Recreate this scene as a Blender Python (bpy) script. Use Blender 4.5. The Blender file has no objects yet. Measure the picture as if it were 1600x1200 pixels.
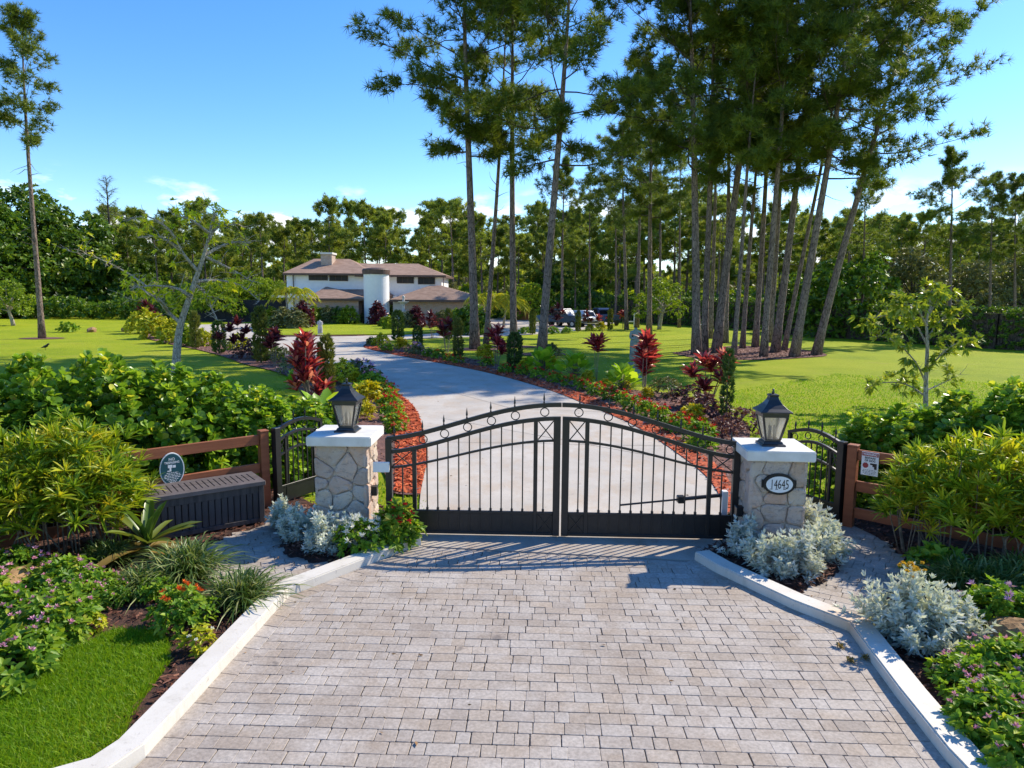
import bpy, bmesh, math, random
import numpy as np
from mathutils import Vector, Matrix, Euler
random.seed(7); RNG = np.random.default_rng(7)
S = bpy.context.scene; COL = S.collection
# ------------------------------------------------------------------ camera, sky, sun, exposure
CAM_H, CAM_F = 3.3, 1090.0
PITCH, ROLL = math.radians(7.3), math.radians(0.4)
cd = bpy.data.cameras.new('camera'); cam = bpy.data.objects.new('camera', cd); COL.objects.link(cam)
cd.sensor_width = 36; cd.lens = 36 * CAM_F / 1600; cd.clip_end = 4000; cd.clip_start = .05
cam.matrix_world = Matrix.Translation((0, 0, CAM_H)) @ Matrix.Rotation(math.pi / 2 - PITCH, 4, 'X') @ Matrix.Rotation(ROLL, 4, 'Z')
S.camera = cam
SUN_AZ, SUN_EL = math.radians(56), math.radians(40)      # azimuth clockwise from +Y (away from camera)
SDIR = Vector((math.sin(SUN_AZ) * math.cos(SUN_EL), math.cos(SUN_AZ) * math.cos(SUN_EL), math.sin(SUN_EL)))
sl = bpy.data.lights.new('sun', 'SUN'); sun = bpy.data.objects.new('sun', sl); COL.objects.link(sun)
sl.energy = 3.45; sl.angle = math.radians(.53); sl.color = (1, .90, .74)
sun.rotation_euler = SDIR.to_track_quat('Z', 'Y').to_euler(); sun.location = (30, 20, 40)
W = bpy.data.worlds.new('World'); S.world = W; W.use_nodes = True
wn, wl = W.node_tree.nodes, W.node_tree.links; wn.clear()
sky = wn.new('ShaderNodeTexSky'); sky.sky_type = 'NISHITA'; sky.sun_disc = False
sky.sun_elevation = SUN_EL; sky.sun_rotation = SUN_AZ
sky.air_density = 1.0; sky.dust_density = .15; sky.ozone_density = 4.6; sky.altitude = 100
bg = wn.new('ShaderNodeBackground'); bg.inputs[1].default_value = .15
# small fair weather clouds in a low band all the way round the horizon
tc = wn.new('ShaderNodeTexCoord'); sep = wn.new('ShaderNodeSeparateXYZ'); wl.new(tc.outputs['Generated'], sep.inputs[0])
mp = wn.new('ShaderNodeMapping'); mp.inputs['Scale'].default_value = (1, 1, 2.6); mp.inputs['Location'].default_value = (.35, .1, 0)
wl.new(tc.outputs['Generated'], mp.inputs[0])
cn = wn.new('ShaderNodeTexNoise'); cn.inputs['Scale'].default_value = 9; cn.inputs['Detail'].default_value = 7; cn.inputs['Roughness'].default_value = .58
wl.new(mp.outputs[0], cn.inputs['Vector'])
cr = wn.new('ShaderNodeValToRGB'); cr.color_ramp.elements[0].position = .51; cr.color_ramp.elements[1].position = .61
wl.new(cn.outputs[0], cr.inputs[0])
br = wn.new('ShaderNodeValToRGB'); e = br.color_ramp.elements
e[0].position = .0; e[0].color = (1, 1, 1, 1); e[1].position = .15; e[1].color = (0, 0, 0, 1); m_ = e.new(.10); m_.color = (.9, .9, .9, 1)
wl.new(sep.outputs[2], br.inputs[0])
mu = wn.new('ShaderNodeMath'); mu.operation = 'MULTIPLY'; wl.new(cr.outputs[0], mu.inputs[0]); wl.new(br.outputs[0], mu.inputs[1])
hs = wn.new('ShaderNodeHueSaturation'); hs.inputs['Saturation'].default_value = 1.24; hs.inputs['Value'].default_value = .86; hs.inputs['Hue'].default_value = .507
wl.new(sky.outputs[0], hs.inputs['Color'])
mx = wn.new('ShaderNodeMix'); mx.data_type = 'RGBA'; wl.new(mu.outputs[0], mx.inputs[0]); wl.new(hs.outputs[0], mx.inputs[6])
mx.inputs[7].default_value = (6.0, 6.0, 6.1, 1)
wl.new(mx.outputs[2], bg.inputs[0]); wo = wn.new('ShaderNodeOutputWorld'); wl.new(bg.outputs[0], wo.inputs[0])
S.view_settings.view_transform = 'Standard'; S.view_settings.look = 'None'; S.view_settings.gamma = 1
S.view_settings.exposure = 1.0; S.view_settings.use_curve_mapping = False
S.render.engine = 'CYCLES'; S.cycles.use_denoising = True
S.cycles.max_bounces = 7; S.cycles.diffuse_bounces = 3; S.cycles.glossy_bounces = 3; S.cycles.transmission_bounces = 4
S.cycles.caustics_reflective = False; S.cycles.caustics_refractive = False

# ------------------------------------------------------------------ from the photograph to the ground
def _ray(px, py):
    a, b = px - 800, 600 - py
    a, b = a * math.cos(ROLL) - b * math.sin(ROLL), a * math.sin(ROLL) + b * math.cos(ROLL)
    dx, dz = a / CAM_F, b / CAM_F
    return dx, math.cos(PITCH) + dz * math.sin(PITCH), -math.sin(PITCH) + dz * math.cos(PITCH)
def gp(px, py, h=0.):
    x, y, z = _ray(px, py); t = (h - CAM_H) / z
    return Vector((x * t, y * t, h))
def hp(px, py, d):
    x, y, z = _ray(px, py); t = d / y
    return Vector((x * t, d, CAM_H + z * t))
# ------------------------------------------------------------------ scene helpers
def tag(o, label=None, cat=None, group=None, kind=None):
    if label: o['label'] = label
    if cat: o['category'] = cat
    if group: o['group'] = group
    if kind: o['kind'] = kind
    return o
def empty(name, loc=(0, 0, 0), rz=0., label=None, cat=None, group=None, rot=None, sc=1.):
    o = bpy.data.objects.new(name, None); o.empty_display_size = .1; COL.objects.link(o)
    o.location = loc; o.rotation_euler = rot or (0, 0, rz); o.scale = (sc,) * 3 if not isinstance(sc, tuple) else sc
    return tag(o, label, cat, group)
def link(name, me, parent=None, loc=(0, 0, 0), rot=(0, 0, 0), sc=1., M=None):
    o = bpy.data.objects.new(name, me); COL.objects.link(o)
    if parent: o.parent = parent
    if M is not None: o.matrix_local = M
    else:
        o.location = loc; o.rotation_euler = rot; o.scale = (sc,) * 3 if not isinstance(sc, tuple) else sc
    return o
def npmesh(name, V, F, mat, rnd=None, smooth=False):
    """V (n,3); F list of int arrays (m,k)"""
    me = bpy.data.meshes.new(name); V = np.asarray(V, np.float32)
    me.vertices.add(len(V)); me.vertices.foreach_set('co', V.ravel())
    lv = np.concatenate([f.ravel() for f in F]).astype(np.int32)
    lt = np.concatenate([np.full(len(f), f.shape[1]) for f in F]).astype(np.int32)
    ls = np.concatenate([[0], np.cumsum(lt)[:-1]]).astype(np.int32)
    me.loops.add(len(lv)); me.loops.foreach_set('vertex_index', lv)
    me.polygons.add(len(lt)); me.polygons.foreach_set('loop_start', ls)
    if smooth: me.polygons.foreach_set('use_smooth', np.ones(len(lt), bool))
    me.update(calc_edges=True)
    if rnd is not None:
        a = me.attributes.new('rnd', 'FLOAT', 'FACE'); a.data.foreach_set('value', np.asarray(rnd, np.float32))
    me.materials.append(mat)
    return me
class MB:
    def __init__(s): s.v = []; s.f = []
    def add(s, vs, fs):
        n = len(s.v); s.v += [tuple(v) for v in vs]; s.f += [tuple(i + n for i in f) for f in fs]
    def box(s, x0, x1, y0, y1, z0, z1, M=None):
        vs = [(x, y, z) for z in (z0, z1) for y in (y0, y1) for x in (x0, x1)]
        if M is not None: vs = [M @ Vector(v) for v in vs]
        s.add(vs, [(0, 2, 3, 1), (4, 5, 7, 6), (0, 1, 5, 4), (2, 6, 7, 3), (0, 4, 6, 2), (1, 3, 7, 5)])
    def bar(s, pts, w, h, side=(0, 1, 0)):
        """rectangular bar along pts, w along side, h across"""
        pts = [Vector(p) for p in pts]; sd = Vector(side).normalized(); vs = []; n = len(pts)
        for i, p in enumerate(pts):
            t = (pts[min(i + 1, n - 1)] - pts[max(i - 1, 0)]).normalized(); up = t.cross(sd)
            up = up.normalized() if up.length > 1e-5 else Vector((0, 0, 1)); sd2 = up.cross(t).normalized()
            for a, b in ((-1, -1), (1, -1), (1, 1), (-1, 1)): vs.append(p + sd2 * a * w / 2 + up * b * h / 2)
        fs = [(3, 2, 1, 0), tuple(4 * (n - 1) + k for k in range(4))]
        for i in range(n - 1):
            for k in range(4): fs.append((4 * i + k, 4 * i + (k + 1) % 4, 4 * i + 4 + (k + 1) % 4, 4 * i + 4 + k))
        s.add(vs, fs)
    def tube(s, pts, rad, n=6, cap=True):
        pts = [Vector(p) for p in pts]; m = len(pts); vs = []; u = None
        rad = rad if hasattr(rad, '__len__') else [rad] * m
        for i, p in enumerate(pts):
            t = (pts[min(i + 1, m - 1)] - pts[max(i - 1, 0)]).normalized()
            if u is None: u = t.orthogonal().normalized()
            u = (u - t * u.dot(t)).normalized(); w = t.cross(u)
            for k in range(n):
                a = 2 * math.pi * k / n; vs.append(p + (u * math.cos(a) + w * math.sin(a)) * rad[i])
        fs = [(n * i + k, n * i + (k + 1) % n, n * i + n + (k + 1) % n, n * i + n + k) for i in range(m - 1) for k in range(n)]
        if cap: fs += [tuple(range(n))[::-1], tuple(n * (m - 1) + k for k in range(n))]
        s.add(vs, fs)
    def ring(s, c, R, r, n=14, m=5, axis='Y'):
        vs = []; c = Vector(c)
        for i in range(n):
            a = 2 * math.pi * i / n
            for j in range(m):
                b = 2 * math.pi * j / m; q = R + r * math.cos(b); h = r * math.sin(b)
                vs.append(c + (Vector((q * math.cos(a), h, q * math.sin(a))) if axis == 'Y' else Vector((q * math.cos(a), q * math.sin(a), h))))
        s.add(vs, [(i * m + j, i * m + (j + 1) % m, ((i + 1) % n) * m + (j + 1) % m, ((i + 1) % n) * m + j) for i in range(n) for j in range(m)])
    def lathe(s, prof, n=16, c=(0, 0, 0), sq=None):
        vs = []
        for r, z in prof:
            for k in range(n):
                a = 2 * math.pi * (k + .5) / n; vs.append((c[0] + r * math.cos(a), c[1] + r * math.sin(a), c[2] + z))
        m = len(prof)
        fs = [(n * i + k, n * i + (k + 1) % n, n * i + n + (k + 1) % n, n * i + n + k) for i in range(m - 1) for k in range(n)]
        fs += [tuple(range(n))[::-1], tuple(n * (m - 1) + k for k in range(n))]
        s.add(vs, fs)
    def prism(s, poly, z0, z1, inset=0, M=None):
        """polygon (x,y) raised z0..z1 with a sloped top edge"""
        n = len(poly); c = sum((Vector((p[0], p[1], 0)) for p in poly), Vector()) / n; vs = []
        for z, k in ((z0, 0), (z1 - inset * .6, 0), (z1, inset)):
            for p in poly:
                q = Vector((p[0], p[1], 0)); d = c - q; L = d.length; q = q + d * min(k / max(L, 1e-6), .5)
                vs.append((q.x, q.y, z))
        if M is not None: vs = [M @ Vector(v) for v in vs]
        fs = [tuple(range(2 * n, 3 * n))]
        for l in (0, 1): fs += [(l * n + i, l * n + (i + 1) % n, l * n + n + (i + 1) % n, l * n + n + i) for i in range(n)]
        s.add(vs, fs)
    def mesh(s, name, mat, bevel=0, smooth=False, seg=1, rnd=None):
        me = bpy.data.meshes.new(name); me.from_pydata(s.v, [], s.f)
        if bevel:
            bm = bmesh.new(); bm.from_mesh(me); bmesh.ops.recalc_face_normals(bm, faces=bm.faces)
            ed = [e for e in bm.edges if len(e.link_faces) == 2 and e.calc_face_angle(0) > .5]
            bmesh.ops.bevel(bm, geom=ed, offset=bevel, segments=seg, affect='EDGES', clamp_overlap=True)
            bm.to_mesh(me); bm.free()
        if smooth: me.polygons.foreach_set('use_smooth', [True] * len(me.polygons))
        me.update(); me.materials.append(mat)
        return me
    def build(s, name, mat, parent=None, bevel=0, smooth=False, seg=1, **k):
        return link(name, s.mesh(name, mat, bevel, smooth, seg), parent, **k)
def text(body, size, mat, parent, loc, rot=(math.pi / 2, 0, 0), sx=1., name='lettering', ext=.001, bold=0.):
    c = bpy.data.curves.new(name, 'FONT'); c.body = body; c.size = size; c.align_x = 'CENTER'; c.align_y = 'CENTER'; c.extrude = ext; c.offset = bold
    o = bpy.data.objects.new(name, c); me = bpy.data.meshes.new_from_object(o); bpy.data.objects.remove(o); bpy.data.curves.remove(c)
    me.name = name; me.materials.clear(); me.materials.append(mat)
    o = link(name, me, parent, loc, rot, (sx, 1, 1))
    return o
ORD = 'first second third fourth fifth sixth seventh eighth ninth tenth eleventh twelfth thirteenth fourteenth fifteenth sixteenth seventeenth eighteenth nineteenth twentieth'.split()
# ------------------------------------------------------------------ materials
def nodes(name):
    m = bpy.data.materials.new(name); m.use_nodes = True; n = m.node_tree.nodes; l = m.node_tree.links
    return m, n, l, n['Principled BSDF']
def ramp(n, l, src, stops):
    r = n.new('ShaderNodeValToRGB'); e = r.color_ramp.elements
    while len(e) < len(stops): e.new(.5)
    for i, (p, c) in enumerate(stops): e[i].position = p; e[i].color = (*c, 1)
    l.new(src, r.inputs[0]); return r.outputs[0]
def noise(n, l, scale, coord='Object', detail=4, rough=.55, stretch=(1, 1, 1)):
    if coord == 'World': src = n.new('ShaderNodeNewGeometry').outputs['Position']
    else: src = n.new('ShaderNodeTexCoord').outputs['Object']
    mp = n.new('ShaderNodeMapping'); mp.inputs['Scale'].default_value = stretch; l.new(src, mp.inputs[0])
    t = n.new('ShaderNodeTexNoise'); t.inputs['Scale'].default_value = scale; t.inputs['Detail'].default_value = detail; t.inputs['Roughness'].default_value = rough
    l.new(mp.outputs[0], t.inputs['Vector']); return t.outputs[0]
def mixc(n, l, fac, a, b, mode='MIX'):
    x = n.new('ShaderNodeMix'); x.data_type = 'RGBA'; x.blend_type = mode
    for v, i in ((fac, 0), (a, 6), (b, 7)):
        if hasattr(v, 'is_linked') or hasattr(v, 'links'): l.new(v, x.inputs[i])
        elif isinstance(v, (int, float)): x.inputs[i].default_value = v
        else: x.inputs[i].default_value = (*v, 1)
    return x.outputs[2]
def bump(n, l, p, h, strength=.5, dist=.01):
    b = n.new('ShaderNodeBump'); b.inputs['Strength'].default_value = strength; b.inputs['Distance'].default_value = dist
    l.new(h, b.inputs['Height']); l.new(b.outputs[0], p.inputs['Normal'])
def pmat(name, c1, c2=None, scale=6, rough=.6, metal=0, bmp=0, bscale=60, bd=.005, coord='Object', stretch=(1, 1, 1), lo=.35, hi=.65, orand=0, spec=.4):
    m, n, l, p = nodes(name); p.inputs['Roughness'].default_value = rough; p.inputs['Metallic'].default_value = metal
    p.inputs['Specular IOR Level'].default_value = spec
    if c2 is None: p.inputs['Base Color'].default_value = (*c1, 1)
    else:
        col = ramp(n, l, noise(n, l, scale, coord, stretch=stretch), [(lo, c1), (hi, c2)])
        if orand:
            oi = n.new('ShaderNodeObjectInfo'); r = ramp(n, l, oi.outputs['Random'], [(0, (1 - orand,) * 3), (1, (1 + orand * .4,) * 3)])
            col = mixc(n, l, 1., col, r, 'MULTIPLY')
        l.new(col, p.inputs['Base Color'])
    if bmp: bump(n, l, p, noise(n, l, bscale, coord, stretch=stretch), bmp, bd)
    return m
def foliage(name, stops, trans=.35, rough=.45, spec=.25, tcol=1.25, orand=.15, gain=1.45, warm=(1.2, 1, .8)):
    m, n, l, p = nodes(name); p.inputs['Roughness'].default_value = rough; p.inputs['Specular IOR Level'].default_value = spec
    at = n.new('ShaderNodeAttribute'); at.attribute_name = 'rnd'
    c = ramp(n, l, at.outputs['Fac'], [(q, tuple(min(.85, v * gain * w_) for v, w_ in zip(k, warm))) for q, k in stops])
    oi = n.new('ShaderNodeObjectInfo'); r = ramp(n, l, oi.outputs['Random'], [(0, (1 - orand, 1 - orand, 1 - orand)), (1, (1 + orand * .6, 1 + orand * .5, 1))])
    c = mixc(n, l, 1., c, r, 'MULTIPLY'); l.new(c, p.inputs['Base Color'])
    t = n.new('ShaderNodeBsdfTranslucent'); tc_ = mixc(n, l, 1., c, (tcol * 1.05, tcol, tcol * .55), 'MULTIPLY'); l.new(tc_, t.inputs[0])
    ms = n.new('ShaderNodeMixShader'); ms.inputs[0].default_value = trans
    l.new(p.outputs[0], ms.inputs[1]); l.new(t.outputs[0], ms.inputs[2]); l.new(ms.outputs[0], n['Material Output'].inputs[0])
    return m
# ---- material library
M = {}
M['concrete'] = None
def concrete(name, a, b, blotch):
    m, n, l, p = nodes(name); p.inputs['Roughness'].default_value = .8; p.inputs['Specular IOR Level'].default_value = .25
    c = ramp(n, l, noise(n, l, .55, 'World', 6, .62), [(.32, a), (.62, b)])
    c2 = mixc(n, l, ramp(n, l, noise(n, l, 1.6, 'World', 5, .7, (1, .5, 1)), [(.46, (0, 0, 0)), (.68, (.7, .7, .7))]), c, blotch)
    c2 = mixc(n, l, ramp(n, l, noise(n, l, 5.5, 'World', 7, .78), [(.58, (0, 0, 0)), (.7, (.45, .45, .45))]), c2, tuple(x * .45 for x in a))
    c3 = mixc(n, l, .14, c2, ramp(n, l, noise(n, l, 90, 'World', 2), [(.3, (.1, .1, .1)), (.7, (.9, .9, .9))]), 'OVERLAY')
    l.new(c3, p.inputs['Base Color']); bump(n, l, p, noise(n, l, 130, 'World', 3), .25, .003); return m
M['concrete'] = concrete('drive_concrete', (.40, .365, .315), (.52, .475, .41), (.43, .335, .24))
M['joint'] = pmat('dark_joint', (.22, .195, .165), (.32, .29, .25), 9, .9)
M['threshold'] = concrete('threshold_concrete', (.36, .31, .25), (.44, .39, .33), (.3, .22, .16))
def paver_mat():
    m, n, l, p = nodes('tumbled_paver'); p.inputs['Roughness'].default_value = .75; p.inputs['Specular IOR Level'].default_value = .3
    oi = n.new('ShaderNodeObjectInfo'); g = n.new('ShaderNodeNewGeometry'); ad = n.new('ShaderNodeMath'); ad.operation = 'ADD'
    l.new(oi.outputs['Random'], ad.inputs[0]); l.new(g.outputs['Random Per Island'], ad.inputs[1])
    fr = n.new('ShaderNodeMath'); fr.operation = 'FRACT'; l.new(ad.outputs[0], fr.inputs[0])
    c = ramp(n, l, fr.outputs[0], [(0, (.315, .266, .220)), (.2, (.365, .300, .236)), (.4, (.35, .303, .258)), (.6, (.39, .320, .25)), (.8, (.385, .333, .28)), (1, (.41, .368, .322))])
    w = ramp(n, l, noise(n, l, 1.1, 'World', 6, .7, (1, 1.6, 1)), [(.44, (0, 0, 0)), (.68, (.85, .85, .85))])
    c = mixc(n, l, w, c, (.48, .435, .385))
    d_ = ramp(n, l, noise(n, l, .9, 'World', 7, .72, (1.5, .6, 1)), [(.5, (0, 0, 0)), (.72, (.55, .55, .55))]); c = mixc(n, l, d_, c, (.25, .185, .13))
    o_ = ramp(n, l, noise(n, l, 5, 'World', 3, .5), [(.69, (0, 0, 0)), (.76, (.6, .6, .6))]); c = mixc(n, l, o_, c, (.13, .11, .10))
    f = ramp(n, l, noise(n, l, 38, 'World', 4, .65), [(.3, (.72, .72, .72)), (.7, (1.15, 1.15, 1.15))])
    c = mixc(n, l, 1., c, f, 'MULTIPLY'); l.new(c, p.inputs['Base Color'])
    bump(n, l, p, noise(n, l, 70, 'World', 4, .7), .5, .004); return m
M['paver'] = paver_mat()
M['sand'] = pmat('joint_sand', (.24, .20, .165), (.33, .29, .245), 40, .9, bmp=.4, bscale=150, coord='World')
def kerb_mat():
    m, n, l, p = nodes('painted_kerb'); p.inputs['Roughness'].default_value = .6
    c = mixc(n, l, ramp(n, l, noise(n, l, 2.2, 'World', 6, .7), [(.5, (0, 0, 0)), (.8, (.5, .5, .5))]), (.64, .60, .52), (.50, .44, .35))
    c = mixc(n, l, ramp(n, l, noise(n, l, 14, 'World', 4, .75), [(.60, (0, 0, 0)), (.70, (.7, .7, .7))]), c, (.36, .33, .29))
    c = mixc(n, l, ramp(n, l, noise(n, l, 4, 'World', 6, .75, (1, 1, .2)), [(.52, (0, 0, 0)), (.75, (.5, .5, .5))]), c, (.38, .34, .26))
    # rusty stain at the bend beside the right walk
    g = n.new('ShaderNodeNewGeometry'); d = n.new('ShaderNodeVectorMath'); d.operation = 'DISTANCE'; l.new(g.outputs['Position'], d.inputs[0]); d.inputs[1].default_value = gp(1340, 975, .12)
    c = mixc(n, l, ramp(n, l, d.outputs['Value'], [(.1, (.55, .55, .55)), (.5, (0, 0, 0))]), c, (.55, .3, .12))
    l.new(c, p.inputs['Base Color']); bump(n, l, p, noise(n, l, 60, 'World', 5), .3, .004); return m
M['kerb'] = kerb_mat()
M['mulch_dark'] = pmat('dark_mulch_soil', (.035, .018, .012), (.10, .045, .03), 25, .9, bmp=.8, bscale=60, bd=.02, coord='World')
M['mulch_red'] = pmat('red_mulch_soil', (.32, .05, .015), (.58, .115, .035), 25, .85, bmp=.8, bscale=60, bd=.02, coord='World')
M['mulch_brown'] = pmat('brown_mulch_soil', (.09, .04, .03), (.24, .115, .085), 16, .9, bmp=.8, bscale=60, bd=.02, coord='World')
def chipm(name, stops):
    m, n, l, p = nodes(name); p.inputs['Roughness'].default_value = .8; p.inputs['Specular IOR Level'].default_value = .2
    at = n.new('ShaderNodeAttribute'); at.attribute_name = 'rnd'; l.new(ramp(n, l, at.outputs['Fac'], stops), p.inputs['Base Color']); return m
M['chip_red'] = chipm('red_bark_chips', [(0, (.26, .035, .012)), (.5, (.58, .10, .028)), (1, (.70, .20, .07))])
M['chip_dark'] = chipm('dark_bark_chips', [(0, (.03, .014, .01)), (.6, (.12, .045, .028)), (1, (.28, .13, .08))])
M['chip_brown'] = chipm('brown_bark_chips', [(0, (.10, .045, .035)), (.6, (.24, .12, .09)), (1, (.40, .25, .2))])
def lawn_mat():
    m, n, l, p = nodes('lawn'); p.inputs['Roughness'].default_value = .8; p.inputs['Specular IOR Level'].default_value = .1
    c = ramp(n, l, noise(n, l, .22, 'World', 7, .66), [(.3, (.22, .30, .012)), (.5, (.31, .375, .014)), (.72, (.39, .41, .03))])
    c = mixc(n, l, 1., c, ramp(n, l, noise(n, l, 9, 'World', 6, .8), [(.3, (.62, .68, .6)), (.7, (1.25, 1.18, 1.1))]), 'MULTIPLY')
    c = mixc(n, l, ramp(n, l, noise(n, l, .55, 'World', 6, .75), [(.55, (0, 0, 0)), (.74, (.6, .6, .6))]), c, (.30, .27, .06))
    l.new(c, p.inputs['Base Color']); bump(n, l, p, noise(n, l, 45, 'World', 4, .8), 1., .04); return m
M['lawn'] = lawn_mat()
M['grass'] = foliage('grass_blades', [(0, (.06, .16, .008)), (.55, (.13, .26, .012)), (.92, (.20, .29, .02)), (1, (.28, .26, .08))], .5, warm=(1.1, 1, .8))
M['iron'] = pmat('bronze_painted_iron', (.016, .013, .012), (.024, .019, .017), 8, .42, bmp=.1, bscale=120, spec=.5)
M['black'] = pmat('black_painted_metal', (.008, .008, .009), (.014, .014, .015), 8, .38, spec=.5)
M['lamp'] = pmat('lantern_black', (.010, .011, .013), (.018, .019, .022), 10, .35, spec=.6)
M['capstone'] = pmat('cast_capstone', (.62, .60, .55), (.74, .72, .67), 5, .7, bmp=.25, bscale=70)
def stone_mat(name, orand=True, sc=3.):
    m, n, l, p = nodes(name); p.inputs['Roughness'].default_value = .8
    oi = n.new('ShaderNodeObjectInfo')
    b = ramp(n, l, oi.outputs['Random'], [(0, (.52, .37, .26)), (.2, (.62, .39, .28)), (.4, (.47, .40, .34)), (.6, (.66, .53, .38)), (.8, (.42, .31, .24)), (1, (.60, .45, .35))])
    c = mixc(n, l, ramp(n, l, noise(n, l, sc * 2, 'World', 6, .7), [(.42, (0, 0, 0)), (.66, (.6, .6, .6))]), b, (.56, .51, .45))
    c = mixc(n, l, ramp(n, l, noise(n, l, sc * 3.5, 'World', 6, .75, (1, 1, 2.2)), [(.54, (0, 0, 0)), (.66, (.8, .8, .8))]), c, (.22, .19, .18))
    c = mixc(n, l, ramp(n, l, noise(n, l, sc * 1.3, 'World', 4, .6), [(.55, (0, 0, 0)), (.72, (.7, .7, .7))]), c, (.52, .36, .26))
    l.new(c, p.inputs['Base Color']); bump(n, l, p, noise(n, l, sc * 8, 'World', 7, .72), .9, .025); return m
M['stone'] = stone_mat('ledge_stone')
M['mortar'] = pmat('mortar', (.46, .40, .33), (.58, .52, .44), 14, .9, bmp=.5, bscale=80)
M['fence'] = pmat('redwood_stained_board', (.27, .082, .032), (.35, .115, .048), 5, .62, bmp=.3, bscale=30, stretch=(.25, 3, 3), orand=.12)
M['wire'] = pmat('galvanised_wire', (.4, .4, .4), (.5, .5, .5), 9, .4, .8)
M['resin'] = pmat('dark_brown_resin', (.045, .038, .038), (.085, .072, .070), 7, .55, bmp=.4, bscale=45, stretch=(3, 3, .3), orand=.1)
M['resin_sunlit'] = pmat('sunlit_resin_lid', (.10, .082, .078), (.145, .12, .114), 7, .55, bmp=.35, bscale=45)  # lid resin painted lighter than the body, sunlight put into its colour
M['white'] = pmat('white_paint', (.74, .74, .73), (.8, .8, .79), 4, .5)
M['teal'] = pmat('teal_sign_face', (.008, .07, .085), (.010, .08, .095), 5, .45)
M['red'] = pmat('red_print', (.30, .03, .04), (.33, .035, .045), 5, .45)
M['ink'] = pmat('black_print', (.01, .01, .012), (.015, .015, .017), 5, .45)
def glassm():
    m, n, l, p = nodes('lantern_glass'); p.inputs['Base Color'].default_value = (.95, .95, .92, 1); p.inputs['Roughness'].default_value = .06
    p.inputs['Transmission Weight'].default_value = 1; p.inputs['IOR'].default_value = 1.1; t = n.new('ShaderNodeBsdfTranslucent'); t.inputs[0].default_value = (.9, .88, .82, 1); d = n.new('ShaderNodeBsdfTransparent'); ms = n.new('ShaderNodeMixShader'); ms.inputs[0].default_value = .45; m2 = n.new('ShaderNodeMixShader'); m2.inputs[0].default_value = .5
    l.new(p.outputs[0], m2.inputs[1]); l.new(d.outputs[0], m2.inputs[2]); l.new(m2.outputs[0], ms.inputs[1]); l.new(t.outputs[0], ms.inputs[2]); l.new(ms.outputs[0], n['Material Output'].inputs[0]); return m
M['glass'] = glassm()
M['cream'] = pmat('candle_sleeve', (.7, .66, .55), (.75, .7, .6), 5, .5)
# foliage
def fol(k, *a, **kw): M[k] = foliage(k + '_leaf', *a, **kw)
fol('clusia', [(0, (.035, .10, .018)), (.5, (.075, .19, .02)), (.8, (.15, .29, .03)), (.97, (.26, .34, .05)), (1, (.28, .20, .06))], .42, .34, .5, gain=1.85, warm=(1.4, 1, .8))
fol('croton', [(0, (.06, .13, .014)), (.4, (.14, .23, .015)), (.7, (.30, .34, .025)), (.95, (.42, .38, .03)), (1, (.48, .26, .03))], .4, .38, .4, warm=(1.05, 1, .8))
fol('silver', [(0, (.30, .33, .31)), (.5, (.46, .49, .46)), (1, (.62, .64, .60))], .3, .8, .1, 1., warm=(.98, 1, 1.0))
fol('leafy', [(0, (.04, .11, .016)), (.5, (.09, .20, .02)), (.85, (.18, .28, .03)), (.97, (.26, .32, .05)), (1, (.26, .17, .06))], .4, gain=1.7)
fol('lime', [(0, (.12, .20, .015)), (.5, (.25, .32, .02)), (1, (.40, .42, .04))], .36)
fol('lawn_lime', [(0, (.16, .22, .02)), (.5, (.30, .34, .02)), (1, (.46, .44, .04))], .5, gain=1.7, warm=(1.05, 1, .8))
fol('yellow', [(0, (.20, .22, .012)), (.5, (.48, .40, .02)), (1, (.58, .50, .03))], .33, gain=1.1, warm=(.95, 1, .8))
fol('liriope', [(0, (.035, .085, .018)), (.55, (.09, .15, .03)), (.85, (.24, .27, .10)), (1, (.36, .38, .20))], .3, .4, .4, gain=1.2, warm=(1.02, 1, .9))
fol('bromeliad', [(0, (.06, .13, .02)), (.6, (.12, .20, .03)), (1, (.22, .25, .06))], .3, .3, .5, gain=1.0, warm=(1, 1, .9))
fol('bromeliad_old', [(0, (.08, .10, .03)), (.6, (.16, .13, .05)), (1, (.30, .22, .10))], .3, .4, .4)
fol('ti', [(0, (.07, .012, .02)), (.5, (.24, .025, .04)), (.85, (.46, .06, .08)), (1, (.60, .28, .26))], .35, .3, .5, 1.4, gain=1.2, warm=(1, 1, 1))
fol('ti_dark', [(0, (.03, .008, .015)), (.6, (.09, .014, .025)), (1, (.22, .05, .07))], .3, .3, .5, 1.4, gain=1.2, warm=(1, 1, 1))
fol('paddle', [(0, (.07, .17, .015)), (.5, (.15, .30, .02)), (1, (.27, .40, .04))], .45, .3, .4, gain=1.6)
fol('plum', [(0, (.05, .018, .022)), (.6, (.13, .05, .055)), (1, (.22, .13, .09))], .3, gain=1.2, warm=(1, 1, 1))
fol('cypress', [(0, (.018, .05, .016)), (.6, (.04, .09, .024)), (1, (.09, .14, .04))], .15, .6)
fol('cypress_light', [(0, (.05, .08, .02)), (.6, (.10, .14, .035)), (1, (.17, .19, .06))], .2, .6)
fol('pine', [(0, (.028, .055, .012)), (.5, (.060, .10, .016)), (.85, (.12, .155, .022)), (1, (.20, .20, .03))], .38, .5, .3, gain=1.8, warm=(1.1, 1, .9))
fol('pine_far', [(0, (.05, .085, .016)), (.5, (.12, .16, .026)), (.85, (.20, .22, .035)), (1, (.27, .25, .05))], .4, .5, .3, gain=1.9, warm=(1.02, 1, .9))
fol('broad', [(0, (.02, .055, .010)), (.5, (.05, .115, .014)), (.85, (.10, .18, .02)), (1, (.16, .22, .03))], .32, .4, .4, gain=1.7)
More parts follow.
